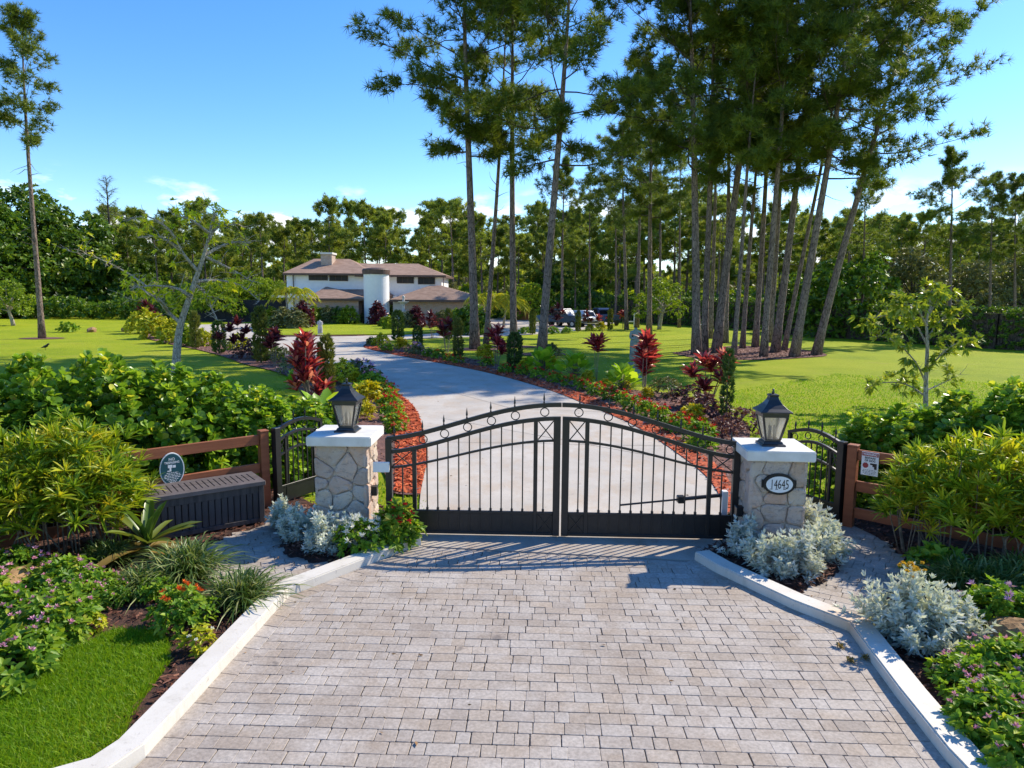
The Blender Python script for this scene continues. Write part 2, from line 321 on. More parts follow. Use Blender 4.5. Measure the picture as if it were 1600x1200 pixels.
fol('bright_broad', [(0, (.06, .12, .014)), (.5, (.13, .23, .02)), (1, (.26, .34, .03))], .35)
fol('hazy', [(0, (.05, .075, .035)), (.5, (.10, .13, .06)), (1, (.17, .2, .1))], .2)
fol('young', [(0, (.07, .14, .02)), (.5, (.16, .25, .03)), (1, (.32, .38, .06))], .4, .35, .4)
fol('palm', [(0, (.12, .2, .02)), (.6, (.28, .34, .03)), (1, (.45, .42, .05))], .35)
fol('red_fl', [(0, (.45, .012, .02)), (.7, (.62, .03, .035)), (1, (.7, .10, .06))], .25, .6, .1, 1, gain=1.2, warm=(1, 1, 1))
fol('orange_fl', [(0, (.6, .07, .015)), (1, (.75, .20, .04))], .25, .6, .1, 1, gain=1.2, warm=(1, 1, 1))
fol('pink_fl', [(0, (.55, .20, .36)), (1, (.72, .42, .54))], .25, .6, .1, 1, gain=1.2, warm=(1, 1, 1))
fol('lilac_fl', [(0, (.40, .22, .48)), (1, (.6, .42, .62))], .25, .6, .1, 1, gain=1.2, warm=(1, 1, 1))
fol('white_fl', [(0, (.66, .66, .60)), (1, (.8, .8, .74))], .25, .6, .1, 1, gain=1.2, warm=(1, 1, 1))
fol('gold_fl', [(0, (.5, .30, .02)), (1, (.7, .48, .06))], .25, .6, .1, 1, gain=1.2, warm=(1, 1, 1))
M['stem'] = pmat('plant_stem', (.10, .08, .05), (.2, .17, .11), 20, .8)
M['cane'] = pmat('pale_cane', (.15, .115, .08), (.26, .2, .14), 20, .8)
def bark(name, a, b, c_, sc=7):
    m, n, l, p = nodes(name); p.inputs['Roughness'].default_value = .9; p.inputs['Specular IOR Level'].default_value = .15
    v = n.new('ShaderNodeTexVoronoi'); v.feature = 'DISTANCE_TO_EDGE'; v.inputs['Scale'].default_value = sc
    t = n.new('ShaderNodeTexCoord'); mp = n.new('ShaderNodeMapping'); mp.inputs['Scale'].default_value = (1.3, 1.3, .38); l.new(t.outputs['Object'], mp.inputs[0]); l.new(mp.outputs[0], v.inputs['Vector'])
    c = ramp(n, l, noise(n, l, sc * .8, 'Object', 6, .7, (1, 1, .35)), [(.3, a), (.5, b), (.72, c_)])
    c = mixc(n, l, ramp(n, l, v.outputs[0], [(0, (1, 1, 1)), (.09, (0, 0, 0))]), c, tuple(x * .35 for x in a))
    l.new(c, p.inputs['Base Color']); bump(n, l, p, v.outputs[0], .9, .05); return m
M['pine_bark'] = bark('pine_bark', (.12, .09, .075), (.23, .17, .14), (.38, .29, .235))
M['grey_bark'] = bark('grey_bark', (.28, .24, .18), (.44, .38, .30), (.56, .50, .41), 11)
M['dark_bark'] = bark('dark_bark', (.05, .04, .032), (.10, .08, .065), (.16, .13, .10))
M['rock'] = pmat('field_rock', (.20, .115, .05), (.42, .26, .12), 7, .9, bmp=.9, bscale=14, bd=.03)

# ------------------------------------------------------------------ ground sheets
def catmull(P, n=6, closed=False):
    P = [Vector(p) for p in P]; out = []
    for i in range(len(P) - 1):
        p0, p1, p2, p3 = P[max(i - 1, 0)], P[i], P[i + 1], P[min(i + 2, len(P) - 1)]
        for k in range(n):
            t = k / n; out.append(.5 * ((2 * p1) + (p2 - p0) * t + (2 * p0 - 5 * p1 + 4 * p2 - p3) * t * t + (3 * p1 - p0 - 3 * p2 + p3) * t ** 3))
    return out + [P[-1]]
def inpoly(pts, poly):
    x, y = pts[:, 0], pts[:, 1]; ins = np.zeros(len(pts), bool); n = len(poly)
    for i in range(n):
        x0, y0 = poly[i][0], poly[i][1]; x1, y1 = poly[(i + 1) % n][0], poly[(i + 1) % n][1]
        c = ((y0 > y) != (y1 > y)) & (x < (x1 - x0) * (y - y0) / ((y1 - y0) if y1 != y0 else 1e-9) + x0); ins ^= c
    return ins
def scatter(poly, n):
    P = np.array([(p[0], p[1]) for p in poly]); lo, hi = P.min(0), P.max(0)
    q = RNG.uniform(lo, hi, (int(n * 3) + 50, 2)); q = q[inpoly(q, poly)]; return q[:n]
def sheet(name, poly, z, mat, skirt=0.):
    me = bpy.data.meshes.new(name); n = len(poly); V = [(p[0], p[1], z) for p in poly]; F = [tuple(range(n))]
    a = sum(V[i][0] * V[(i + 1) % n][1] - V[(i + 1) % n][0] * V[i][1] for i in range(n))
    if a < 0: V = V[::-1]
    if skirt:
        V += [(x, y, z - skirt) for x, y, _ in V]; F += [(i, i + n, (i + 1) % n + n, (i + 1) % n) for i in range(n)]
    me.from_pydata(V, [], F); me.materials.append(mat); o = link(name, me); o['kind'] = 'structure'; return o
PX = lambda L: [gp(*p) for p in L]
gnd = MB(); gnd.add([(-1500, -300, 0), (1500, -300, 0), (1500, 2500, 0), (-1500, 2500, 0)], [(0, 1, 2, 3)])
gnd.build('lawn', M['lawn'])['kind'] = 'structure'
left_edge = catmull(PX([(655, 842), (657, 775), (667, 718), (662, 680), (655, 655), (640, 630), (600, 604), (560, 589), (520, 577), (480, 565), (440, 555), (400, 548), (350, 540), (310, 531), (286, 521), (283, 513), (292, 508)]))
far = PX([(420, 505.5), (560, 504), (700, 500), (800, 496), (960, 491)])
right_edge = catmull(PX([(965, 504), (900, 517), (794, 525), (700, 528), (640, 530), (585, 535), (568, 543), (610, 554), (680, 567), (760, 583), (850, 608), (940, 644), (1000, 672), (1080, 727), (1120, 770), (1146, 845)]))
sheet('driveway', left_edge + far + right_edge, .03, M['concrete'], .03)
isl = catmull(PX([(395, 519), (430, 525.5), (560, 525), (670, 522), (692, 516), (680, 509), (560, 507.5), (430, 508), (400, 512), (395, 519)]))[:-1]
sheet('island_kerb', [Vector((p[0] * 1.0, p[1] - .5 if p[1] < 55 else p[1] + .3, 0)) for p in isl], .10, M['mulch_brown'], .1)
sheet('island_lawn', isl, .14, M['lawn'], .1)
# drive expansion joints
for a, b in (((690, 655), (1075, 725)), ((655, 600), (800, 640)), ((800, 640), (940, 645)), ((600, 570), (760, 584)), ((662, 692), (1036, 699)), ((598, 603), (838, 603)), ((480, 566), (664, 564))):
    p, q = gp(*a), gp(*b); d = (q - p).normalized(); nn = Vector((-d.y, d.x, 0)) * .009
    sheet('expansion_joint', [p + nn, p - nn, q - nn, q + nn], .0345, M['joint'])
GL, GR = Vector((-1.70, 9.235, 0)), Vector((3.03, 9.06, 0)); U = (GR - GL).normalized(); Vv = Vector((-U.y, U.x, 0)); GW = (GR - GL).length
GA = math.atan2(U.y, U.x)
loc = lambda s, t, z=0: GL + U * s + Vv * t + Vector((0, 0, z))
# apron outline, inner foot of the kerbs
LK = PX([(655, 857), (552, 898), (452, 938), (228, 1192)]); RK = PX([(1084, 880), (1119, 901), (1237, 958), (1325, 993), (1400, 1098), (1477, 1198)])
thr = [loc(.02, .06), loc(GW, .06), loc(GW - .1, -.1), RK[0] + Vector((.15, .05, 0)), RK[0], LK[0], LK[0] + Vector((-.15, .12, 0))]
sheet('threshold_strip', thr, .036, M['threshold'], .036)
base = [LK[0], LK[1], LK[2], LK[3], Vector((-3.2, 3.2, 0)), Vector((3.4, 3.2, 0)), RK[5], RK[4], RK[3], RK[2], RK[1], RK[0]]
apron = sheet('paver_apron', base, .022, M['sand'], .02)
def clip(poly, a, b):
    """keep the part of poly left of a->b"""
    out = []; n = len(poly); ex, ey = b[0] - a[0], b[1] - a[1]
    sd = [ex * (p[1] - a[1]) - ey * (p[0] - a[0]) for p in poly]
    for i in range(n):
        j = (i + 1) % n
        if sd[i] >= 0: out.append(poly[i])
        if (sd[i] >= 0) != (sd[j] >= 0):
            t = sd[i] / (sd[i] - sd[j]); out.append((poly[i][0] + (poly[j][0] - poly[i][0]) * t, poly[i][1] + (poly[j][1] - poly[i][1]) * t))
    return out
def parea(p): return abs(sum(p[i][0] * p[(i + 1) % len(p)][1] - p[(i + 1) % len(p)][0] * p[i][1] for i in range(len(p)))) / 2
def roundpoly(p, inset, cut, jit):
    n = len(p); c = (sum(q[0] for q in p) / n, sum(q[1] for q in p) / n); r = []
    for q in p:
        d = math.hypot(q[0] - c[0], q[1] - c[1]); k = max(0, 1 - inset * 1.35 / max(d, 1e-6)); r.append((c[0] + (q[0] - c[0]) * k + random.uniform(-jit, jit), c[1] + (q[1] - c[1]) * k + random.uniform(-jit, jit)))
    out = []
    for i in range(n):
        for j in ((i - 1) % n, (i + 1) % n):
            L = math.hypot(r[j][0] - r[i][0], r[j][1] - r[i][1]); t = min(cut / max(L, 1e-6), .45)
            out.append((r[i][0] + (r[j][0] - r[i][0]) * t, r[i][1] + (r[j][1] - r[i][1]) * t))
    return out
VAR = {}
def paver_piece(p, z, whole):
    """(mesh, matrix) of one tumbled paver with plan p, shared between whole ones"""
    c = Vector((sum(q[0] for q in p) / len(p), sum(q[1] for q in p) / len(p), 0))
    if whole:
        w = round(math.dist(p[0], p[1]), 2); h = round(math.dist(p[1], p[2]), 2); k = (w, h, random.randrange(7)); ang = math.atan2(p[1][1] - p[0][1], p[1][0] - p[0][0])
        if k not in VAR:
            m = MB(); m.prism(roundpoly([(-w / 2, -h / 2), (w / 2, -h / 2), (w / 2, h / 2), (-w / 2, h / 2)], .0022, .007, .0025), -.03, 0, .004); VAR[k] = m.mesh('paver', M['paver'])
        return VAR[k], Matrix.Translation((c.x, c.y, z)) @ Matrix.Rotation(ang, 4, 'Z') @ Euler((random.gauss(0, .004), random.gauss(0, .004), 0)).to_matrix().to_4x4()
    m = MB(); m.prism(roundpoly([(q[0] - c.x, q[1] - c.y) for q in p], .002, .005, .0015), -.03, 0, .004)
    return m.mesh('paver', M['paver']), Matrix.Translation((c.x, c.y, z))
def rows(o, ang, s0, s1, t0, t1, sizes, rh=.142):
    c, s = math.cos(ang), math.sin(ang); out = []; t = t0; k = 0
    while t < t1:
        x = s0 - random.uniform(0, .5)
        while x < s1:
            k += 1; w = sizes[k % len(sizes)] if random.random() < .85 else random.choice(sizes); g = [(x, t), (x + w, t), (x + w, t + rh), (x, t + rh)]
            out.append([(o[0] + a * c - b * s, o[1] + a * s + b * c) for a, b in g]); x += w
        t += rh; k += 1
    return out
def lay(parent, cand, region, z, minarea=.0006, limit=300, blocked=()):
    n = len(region); items = []
    for q in cand:
        r = q
        for i in range(n):
            r = clip(r, region[i], region[(i + 1) % n])
            if len(r) < 3: break
        if len(r) < 3 or parea(r) < minarea: continue
        c = (sum(v[0] for v in r) / len(r), sum(v[1] for v in r) / len(r))
        if any(inpoly(np.array([c]), b)[0] for b in blocked): continue
        items.append((r, len(r) == 4 and abs(parea(r) - parea(q)) < 1e-5 and all(abs((r[k][0] - r[k - 1][0]) * (r[k - 2][0] - r[k - 1][0]) + (r[k][1] - r[k - 1][1]) * (r[k - 2][1] - r[k - 1][1])) < 2e-4 for k in range(4))))
    def size(it):
        c = it[0][0]; d = math.hypot(c[0], c[1]); vis = abs(c[0]) < c[1] * .735 + .1 and c[1] > 4.45
        return (0 if vis else 1, d)
    items.sort(key=size); rest = MB()
    for i, (r, whole) in enumerate(items):
        zz = z + random.gauss(0, .0009); me, mt = paver_piece(r, zz, whole)
        if i < limit: link('paver', me, parent, M=mt)
        else:
            vs = [mt @ v.co for v in me.vertices]; rest.add(vs, [tuple(p.vertices) for p in me.polygons])
    if rest.v: rest.build('paver_field', M['paver'], parent)['kind'] = 'stuff'
def ccw(P):
    P = [(p[0], p[1]) for p in P]; a = sum(P[i][0] * P[(i + 1) % len(P)][1] - P[(i + 1) % len(P)][0] * P[i][1] for i in range(len(P)))
    return P if a > 0 else P[::-1]
def off(P, d):
    out = []; n = len(P)
    for i in range(n):
        a = Vector(P[max(i - 1, 0)]); b = Vector(P[i]); c = Vector(P[min(i + 1, n - 1)])
        n1 = (b - a).normalized() if i else (c - b).normalized(); n2 = (c - b).normalized() if i < n - 1 else n1
        nn = Vector((-(n1.y + n2.y), n1.x + n2.x, 0)).normalized(); k = 1 / max(.4, nn.dot(Vector((-n1.y, n1.x, 0))))
        out.append(b + nn * d * k)
    return out
LKs = [LK[0], LK[2], LK[3], LK[3] + (LK[3] - LK[2]).normalized() * 1.2]; RKs = [RK[0], RK[3], RK[5], RK[5] + (RK[5] - RK[3]).normalized() * 1.2]
BW = .16
Li = off(LKs, BW); Ri = off(RKs, -BW)
field = ccw([Li[0], Li[1], Li[2], Li[3], Ri[3], Ri[2], Ri[1], Ri[0]])
cand = rows((GL.x, GL.y), GA, -2.5, 6, -5.6, -.55, [.235, .16, .115])
for A, B in ((LKs, Li), (RKs, Ri)):
    for i in range(len(A) - 1):
        n = max(1, round((A[i + 1] - A[i]).length / .215))
        for k in range(n):
            f = lambda P, t: P[i].lerp(P[i + 1], t)
            cand.append([tuple(v)[:2] for v in (f(A, k / n), f(A, (k + 1) / n), f(B, (k + 1) / n), f(B, k / n))])
# field rows are clipped to the field, border pieces to the whole apron
border = cand[-sum(max(1, round((A[i + 1] - A[i]).length / .215)) for A in (LKs, RKs) for i in range(3)):]
fieldc = cand[:len(cand) - len(border)]
cl = []
for q in fieldc:
    r = q
    for i in range(len(field)):
        r = clip(r, field[i], field[(i + 1) % len(field)])
        if len(r) < 3: break
    if len(r) >= 3 and parea(r) > .0006: cl.append(r)
big = ccw([(-9, 3.0), (9, 3.0), (9, 9.3), (-9, 9.3)])
lay(apron, cl + [ccw(b) for b in border], big, .046)
# kerbs
def kerb(P, w, h, name, extra):
    pts = [Vector(p) for p in P] + extra; sgn = 1 if name == 'L' else -1
    inn = pts; out_ = off(pts, -w * sgn); m = MB(); n = len(pts)
    for i in range(n):
        for q, z in ((inn[i], 0), (inn[i] * .985 + out_[i] * .015, h), (out_[i], h), (out_[i], 0)): m.v.append((q.x, q.y, z))
    for i in range(n - 1):
        for k in range(3): m.f.append((4 * i + k, 4 * i + k + 1, 4 * i + 5 + k, 4 * i + 4 + k))
    m.f += [(0, 1, 2, 3), (4 * n - 1, 4 * n - 2, 4 * n - 3, 4 * n - 4)]
    o = m.build('kerb', M['kerb'], bevel=.012, seg=2); o['kind'] = 'structure'
    for i in range(n - 1):
        for t in ((.03,) if (pts[i + 1] - pts[i]).length > 1.2 else ()):
            if i == 0: continue
            a, b = inn[i].lerp(inn[i + 1], t), out_[i].lerp(out_[i + 1], t); dd = (pts[i + 1] - pts[i]).normalized() * .004; u = (b - a).normalized() * .002; s_ = MB()
            for e_ in (-1, 1): s_.v += [tuple(v) for v in (a - u + dd * e_ + Vector((0, 0, .05)), a - u + (b - a) * .02 + dd * e_ + Vector((0, 0, h - .008)), a + (b - a) * .07 + dd * e_ + Vector((0, 0, h + .0015)), b - (b - a) * .06 + dd * e_ + Vector((0, 0, h + .0015)))]
            s_.f += [(0, 1, 5, 4), (1, 2, 6, 5), (2, 3, 7, 6)]; s_.build('kerb_joint', M['joint'], o)
    return o
KW, KH = .22, .15
kerb([LK[0] + Vector((.03, .03, 0)), LK[0].lerp(LK[1], .4) + Vector((0, .03, 0)), LK[1], LK[2], LK[3]], KW, KH, 'L', [LK[3] + Vector((-.12, -.3, 0)), LK[3] + Vector((-.9, -.75, 0)), LK[3] + Vector((-3, -1.7, 0))])
kerb(RK, KW, KH, 'R', [RK[5] + Vector((.0, -.25, 0)), RK[5] + Vector((.8, -.8, 0)), RK[5] + Vector((3, -1.9, 0))])
LKo = off(LK, -KW); RKo = off(RK, KW)
# ---- beds
lawn_patch = PX([(-60, 1090), (60, 1045), (120, 1015), (185, 988), (235, 990), (262, 1003), (265, 1040), (225, 1095), (200, 1140), (190, 1180), (140, 1215), (-60, 1300)])
bedL = [LKo[0] + Vector((-.05, .1, 0)), LKo[1], LKo[2], LKo[3] + Vector((.02, .12, 0))] + PX([(190, 1135), (225, 1095), (265, 1040), (262, 1003), (235, 990), (185, 988), (120, 1015), (60, 1045), (-60, 1090)]) + [Vector((-9.5, 6.8, 0)), Vector((-9.5, 9.8, 0)), Vector((-5.5, 12.3, 0)), Vector((-3.6, 11.2, 0)), Vector((-2.6, 10.0, 0)), Vector((-1.8, 9.35, 0))]
sheet('left_mulch_bed', bedL, .024, M['mulch_dark'])
bedR = [RKo[0] + Vector((.05, .1, 0)), RKo[1], RKo[2], RKo[3], RKo[4], RKo[5], RKo[5] + Vector((.4, -.4, 0)), Vector((7.5, 3.5, 0)), Vector((9.5, 7.2, 0)), Vector((8.6, 9.6, 0)), Vector((6.0, 11.0, 0)), Vector((4.95, 9.9, 0)), Vector((3.1, 9.2, 0))]
sheet('right_mulch_bed', bedR, .024, M['mulch_dark'])
walkL = ccw(PX([(270, 875), (414, 823), (426, 798), (520, 793), (560, 830), (600, 872), (556, 888)]) + [LKo[1] + Vector((0.01, .02, 0)), LKo[2] + Vector((0, .02, 0)), LKo[2] + Vector((-.25, -.1, 0))])
walkR = ccw(PX([(1255, 815), (1328, 822), (1370, 842), (1405, 872), (1424, 905), (1360, 955)]) + [RKo[3] + Vector((.0, .02, 0)), RKo[2] + Vector((.02, .02, 0))] + PX([(1250, 905), (1262, 860)]))
pl = sheet('left_walk', walkL, .03, M['sand'], .02); pr = sheet('right_walk', walkR, .03, M['sand'], .02)
islL = catmull(PX([(640, 845), (655, 838), (600, 800), (500, 790), (452, 815), (437, 850), (448, 872), (490, 884), (540, 882), (590, 866), (640, 845)]), 4)[:-1]
islR = catmull(PX([(1085, 868), (1120, 858), (1180, 820), (1290, 820), (1312, 850), (1316, 885), (1296, 910), (1236, 928), (1160, 898), (1085, 868)]), 4)[:-1]
def hull(P):
    P = sorted({(round(p[0], 4), round(p[1], 4)) for p in P}); h = []
    for seq in (P, P[::-1]):
        s = []
        for p in seq:
            while len(s) > 1 and (s[-1][0] - s[-2][0]) * (p[1] - s[-2][1]) - (s[-1][1] - s[-2][1]) * (p[0] - s[-2][0]) <= 0: s.pop()
            s.append(p)
        h += s[:-1]
    return h
def laywalk(parent, region, ang, block):
    q = rows(tuple(region[0]), ang, -4, 4, -4, 4, [.235, .16, .115], .142); keep = []
    for r in q:
        c = np.array([(sum(v[0] for v in r) / 4, sum(v[1] for v in r) / 4)])
        if inpoly(c, region)[0] and not inpoly(c, block)[0]: keep.append(r)
    lay(parent, keep, big, .046)
laywalk(pl, walkL, math.radians(24), islL); laywalk(pr, walkR, math.radians(-33), islR)
def mound(name, poly, h, mat):
    c = sum(poly, Vector()) / len(poly); n = len(poly); V = []; F = []
    R = [(1, .03), (.9, h * .6 + .03), (.6, h + .03), (.0, h * 1.1 + .03)]
    for k, z in R:
        for p in poly: q = c + (p - c) * k; V.append((q.x, q.y, z + (random.uniform(-.008, .008) if 0 < k < 1 else 0)))
    for i in range(3): F += [(i * n + j, i * n + (j + 1) % n, i * n + n + (j + 1) % n, i * n + n + j) for j in range(n)]
    m = MB(); m.add(V, F); o = m.build(name, mat, smooth=True); o['kind'] = 'structure'
mound('left_pillar_bed', islL, .05, M['mulch_dark']); mound('right_pillar_bed', islR, .05, M['mulch_dark'])
bedLd = left_edge[6:-8] + catmull(PX([(212, 512), (223, 526), (255, 536), (309, 547), (349, 558), (379, 569), (424, 580), (452, 591), (470, 612), (500, 642), (560, 690), (600, 740), (612, 772), (656, 776)]), 4)
sheet('left_drive_bed', bedLd, .04, M['mulch_brown'])
redL = left_edge[6:36] + PX([(560, 592), (590, 612), (606, 640), (612, 668), (618, 700), (616, 772)])
sheet('left_red_mulch', redL, .046, M['mulch_red'])
lawnR = catmull(PX([(655, 545), (700, 555), (750, 564), (800, 577), (850, 588), (925, 600), (1000, 612), (1060, 618), (1115, 640), (1165, 664), (1170, 690), (1150, 705), (1165, 800)]), 4)
redge = [p for p in right_edge if p.y < 40.5]
bedRd = [p for p in right_edge if p.y < 50 and p.x > -11][-55:]
bedRd = right_edge[right_edge.index(min(right_edge, key=lambda p: (p - gp(585, 535)).length)):-3] + lawnR[::-1]
sheet('right_drive_bed', bedRd, .04, M['mulch_brown'])
ri = right_edge.index(min(right_edge, key=lambda p: (p - gp(568, 543)).length))
re = right_edge[ri:-3]; n_ = len(re)
redR = re + [p + Vector((.35 + .5 * (1 - i / n_), .55, 0)) for i, p in enumerate(re)][::-1]
sheet('right_red_mulch', redR, .046, M['mulch_red'])
pisl = catmull(PX([(1050, 552), (1090, 560), (1180, 563), (1250, 560), (1292, 556), (1270, 549), (1215, 543), (1160, 541), (1100, 545), (1050, 552)]), 4)[:-1]
sheet('pine_island_mulch', pisl, .03, M['mulch_brown'])
for bx, by in ((742, 546), (803, 542), (847, 554), (66, 529)):
    c = gp(bx, by); sheet('tree_ring_mulch', [c + Vector((math.cos(a) * 1.5, math.sin(a) * 1.1, 0)) for a in np.linspace(0, 2 * math.pi, 15)[:-1]], .028, M['mulch_brown'])
# ---- loose chips of bark
def chips(name, poly, n, mat, L=(.03, .08), z=.03, blocked=()):
    q = scatter(poly, n)
    for b in blocked: q = q[~inpoly(q, b)]
    n = len(q); a = RNG.uniform(0, 6.28, n); l = RNG.uniform(*L, n); w = l * RNG.uniform(.2, .45, n)
    d = np.stack([np.cos(a), np.sin(a), RNG.normal(0, .25, n)], 1); s = np.stack([-np.sin(a), np.cos(a), RNG.normal(0, .35, n)], 1)
    b = np.stack([q[:, 0], q[:, 1], z + RNG.uniform(.004, .03, n)], 1)[:, None, :]
    u = np.array([-.5, .5, .55, -.45])[None, :, None]; v = np.array([-.5, -.4, .5, .45])[None, :, None]
    V = (b + d[:, None, :] * u * l[:, None, None] + s[:, None, :] * v * w[:, None, None]).reshape(-1, 3)
    o = link(name, npmesh(name, V, [np.arange(4 * n).reshape(n, 4)], mat, RNG.random(n))); o['kind'] = 'stuff'
    return o
chips('red_bark_chips', redL, 9000, M['chip_red'], (.04, .12), .05)
chips('red_bark_chips', redR, 14000, M['chip_red'], (.05, .14), .05)
chips('dark_bark_chips', bedL, 13000, M['chip_dark'], blocked=[walkL]); chips('dark_bark_chips', bedR, 13000, M['chip_dark'], blocked=[walkR])
chips('dark_bark_chips', islL, 1800, M['chip_dark'], z=.085); chips('dark_bark_chips', islR, 2200, M['chip_dark'], z=.085)
chips('brown_bark_chips', bedLd, 9000, M['chip_brown'], (.05, .13), .043); chips('brown_bark_chips', bedRd, 12000, M['chip_brown'], (.05, .13), .043)
chips('brown_bark_chips', pisl, 4000, M['chip_brown'], (.06, .16), .03)
# ---- grass blades
def grass(poly, n, h, w, far=False, blocked=()):
    q = scatter(poly, n)
    if far: q = q[RNG.random(len(q)) < np.clip((q[:, 1].min() + 2) ** 1.4 / q[:, 1] ** 1.4, 0, 1)]
    for b in blocked: q = q[~inpoly(q, b)]
    n = len(q); a = RNG.uniform(0, 6.28, n); hh = h * RNG.uniform(.5, 1.2, n); ln = RNG.normal(0, .45, (n, 2))
    b = np.stack([q[:, 0], q[:, 1], np.full(n, 0.)], 1); s = np.stack([np.cos(a), np.sin(a), np.zeros(n)], 1) * (w * RNG.uniform(.7, 1.3, n))[:, None]
    m = b + np.concatenate([ln * .35, np.full((n, 1), .6)], 1) * hh[:, None]; t = b + np.concatenate([ln, np.full((n, 1), .95)], 1) * hh[:, None]
    V = np.stack([b - s, b + s, m + s * .8, m - s * .8, t], 1).reshape(-1, 3); i = np.arange(n)[:, None] * 5
    r = RNG.random(n) * .7 + .3 * (np.sin(q[:, 0] * 1.7) * np.cos(q[:, 1] * 1.3) * .5 + .5)
    o = link('grass', npmesh('grass', V, [i + np.array([[0, 1, 2, 3]]), i + np.array([[3, 2, 4]])], M['grass'], np.concatenate([r, r]))); o['kind'] = 'stuff'
grass(lawn_patch, 42000, .085, .0035)
grass([Vector(p) for p in ((3.2, 9.3, 0), (4.75, 10, 0), (9.5, 11.5, 0), (24, 24, 0), (14, 30, 0), (7.4, 24, 0), (5.6, 16, 0), (4.2, 12.5, 0))], 80000, .05, .011, True)
grass([Vector(p) for p in ((-1.6, 9.4, 0), (-1.25, 10.6, 0), (-1.9, 11.5, 0), (-4, 15, 0), (-8, 24, 0), (-14, 30, 0), (-26, 28, 0), (-12, 13, 0), (-4.2, 11.8, 0), (-3, 10.8, 0))], 50000, .05, .011, True, [walkL, bedLd])
# ------------------------------------------------------------------ foliage geometry
class T:      # leaf templates: (u along, v across, w out of plane), faces
    tri = (np.array([[0, -.5, 0], [0, .5, 0], [1, 0, 0]]), [np.array([[0, 1, 2]])])
    dia = (np.array([[0, 0, 0], [.42, -.5, .12], [1, 0, 0], [.42, .5, .12]]), [np.array([[0, 1, 2], [0, 2, 3]])])
    obo = (np.array([[0, 0, 0], [.35, -.32, .1], [.74, -.5, .13], [.97, -.22, .06], [.97, .22, .06], [.74, .5, .13], [.35, .32, .1], [.6, 0, -.02]]),
           [np.array([[0, 1, 7, 6], [1, 2, 3, 7], [7, 4, 5, 6]]), np.array([[7, 3, 4]])])
    oval = (np.array([[0, 0, 0], [.3, -.45, .1], [.65, -.42, .1], [1, 0, 0], [.65, .42, .1], [.3, .45, .1]]), [np.array([[0, 1, 2, 3], [0, 3, 4, 5]])])
def strap(n=3, tip=.0, fold=.15, belly=.5, bend=0.):
    V, F = [], []
    for i in range(n):
        u = i / n; w = .5 * (.55 + .9 * math.sin(math.pi * min(1, u * .8 + .12)) * belly); b = -bend * u * u
        V += [[u, -w, fold * w * 2 + b], [u, 0, b], [u, w, fold * w * 2 + b]]
    V.append([1, 0, -bend]); q = []
    for i in range(n - 1):
        a = 3 * i; q += [[a, a + 1, a + 4, a + 3], [a + 1, a + 2, a + 5, a + 4]]
    a = 3 * (n - 1); t = [[a, a + 1, a + 3], [a + 1, a + 2, a + 3]]
    return (np.array(V), [np.array(q), np.array(t)] if q else [np.array(t)])
def norm(v): return v / np.maximum(np.linalg.norm(v, axis=-1, keepdims=True), 1e-9)
def frames(C, A, k, th, roll=.4):
    C = np.atleast_2d(C).astype(float); A = norm(np.atleast_2d(A).astype(float)); n = len(C); idx = np.repeat(np.arange(n), k); N = len(idx)
    a = A[idx]; ref = np.where(np.abs(a[:, 2:3]) > .9, [[1., 0, 0]], [[0., 0, 1]]); e1 = norm(np.cross(a, ref)); e2 = np.cross(a, e1)
    j = np.tile(np.arange(k), n); phi = j * 2.39996 + np.repeat(RNG.uniform(0, 6.28, n), k) + RNG.normal(0, .25, N)
    t = RNG.uniform(th[0], th[1], N); ct, st = np.cos(t)[:, None], np.sin(t)[:, None]
    d = ct * a + st * (np.cos(phi)[:, None] * e1 + np.sin(phi)[:, None] * e2)
    s = norm(np.cross(d, a) + 1e-6); nn = np.cross(s, d); r = RNG.normal(0, roll, N)[:, None]
    s2 = s * np.cos(r) + nn * np.sin(r); nn = np.cross(s2, d); return C[idx], d, s2, nn, idx
class Leaves:
    def __init__(s): s.V = []; s.F = {}; s.R = {}; s.n = 0
    def add(s, C, A, k, th, L, Wd, tm=T.dia, droop=0., roll=.4, rb=(0, 1), var=.3, clump=.5, base=0., cr=None):
        b, d, sd, nn, idx = frames(C, A, k, th, roll); N = len(b); tv, tf = tm
        sc = RNG.uniform(1 - var, 1 + var, N); l = L * sc; w = Wd * sc
        V = (b + d * base)[:, None, :] + d[:, None, :] * (tv[None, :, 0:1] * l[:, None, None]) + (sd[:, None, :] * tv[None, :, 1:2] + nn[:, None, :] * tv[None, :, 2:3]) * w[:, None, None]
        V[:, :, 2] -= droop * l[:, None] * tv[None, :, 0] ** 2
        r = rb[0] + (rb[1] - rb[0]) * np.clip(clump * RNG.random(idx.max() + 1)[idx] + (1 - clump) * RNG.random(N), 0, 1)
        if cr is not None: r = np.clip(.6 * cr[idx] + .4 * r, 0, 1)
        for f in tf:
            m = f.shape[1]; s.F.setdefault(m, []).append((f[None] + (np.arange(N) * len(tv))[:, None, None] + s.n).reshape(-1, m))
            s.R.setdefault(m, []).append(np.repeat(r, len(f)))
        s.V.append(V.reshape(-1, 3)); s.n += N * len(tv); return s
    def mesh(s, name, mat, smooth=False):
        ks = list(s.F); return npmesh(name, np.concatenate(s.V), [np.concatenate(s.F[k]) for k in ks], mat, np.concatenate([np.concatenate(s.R[k]) for k in ks]), smooth)
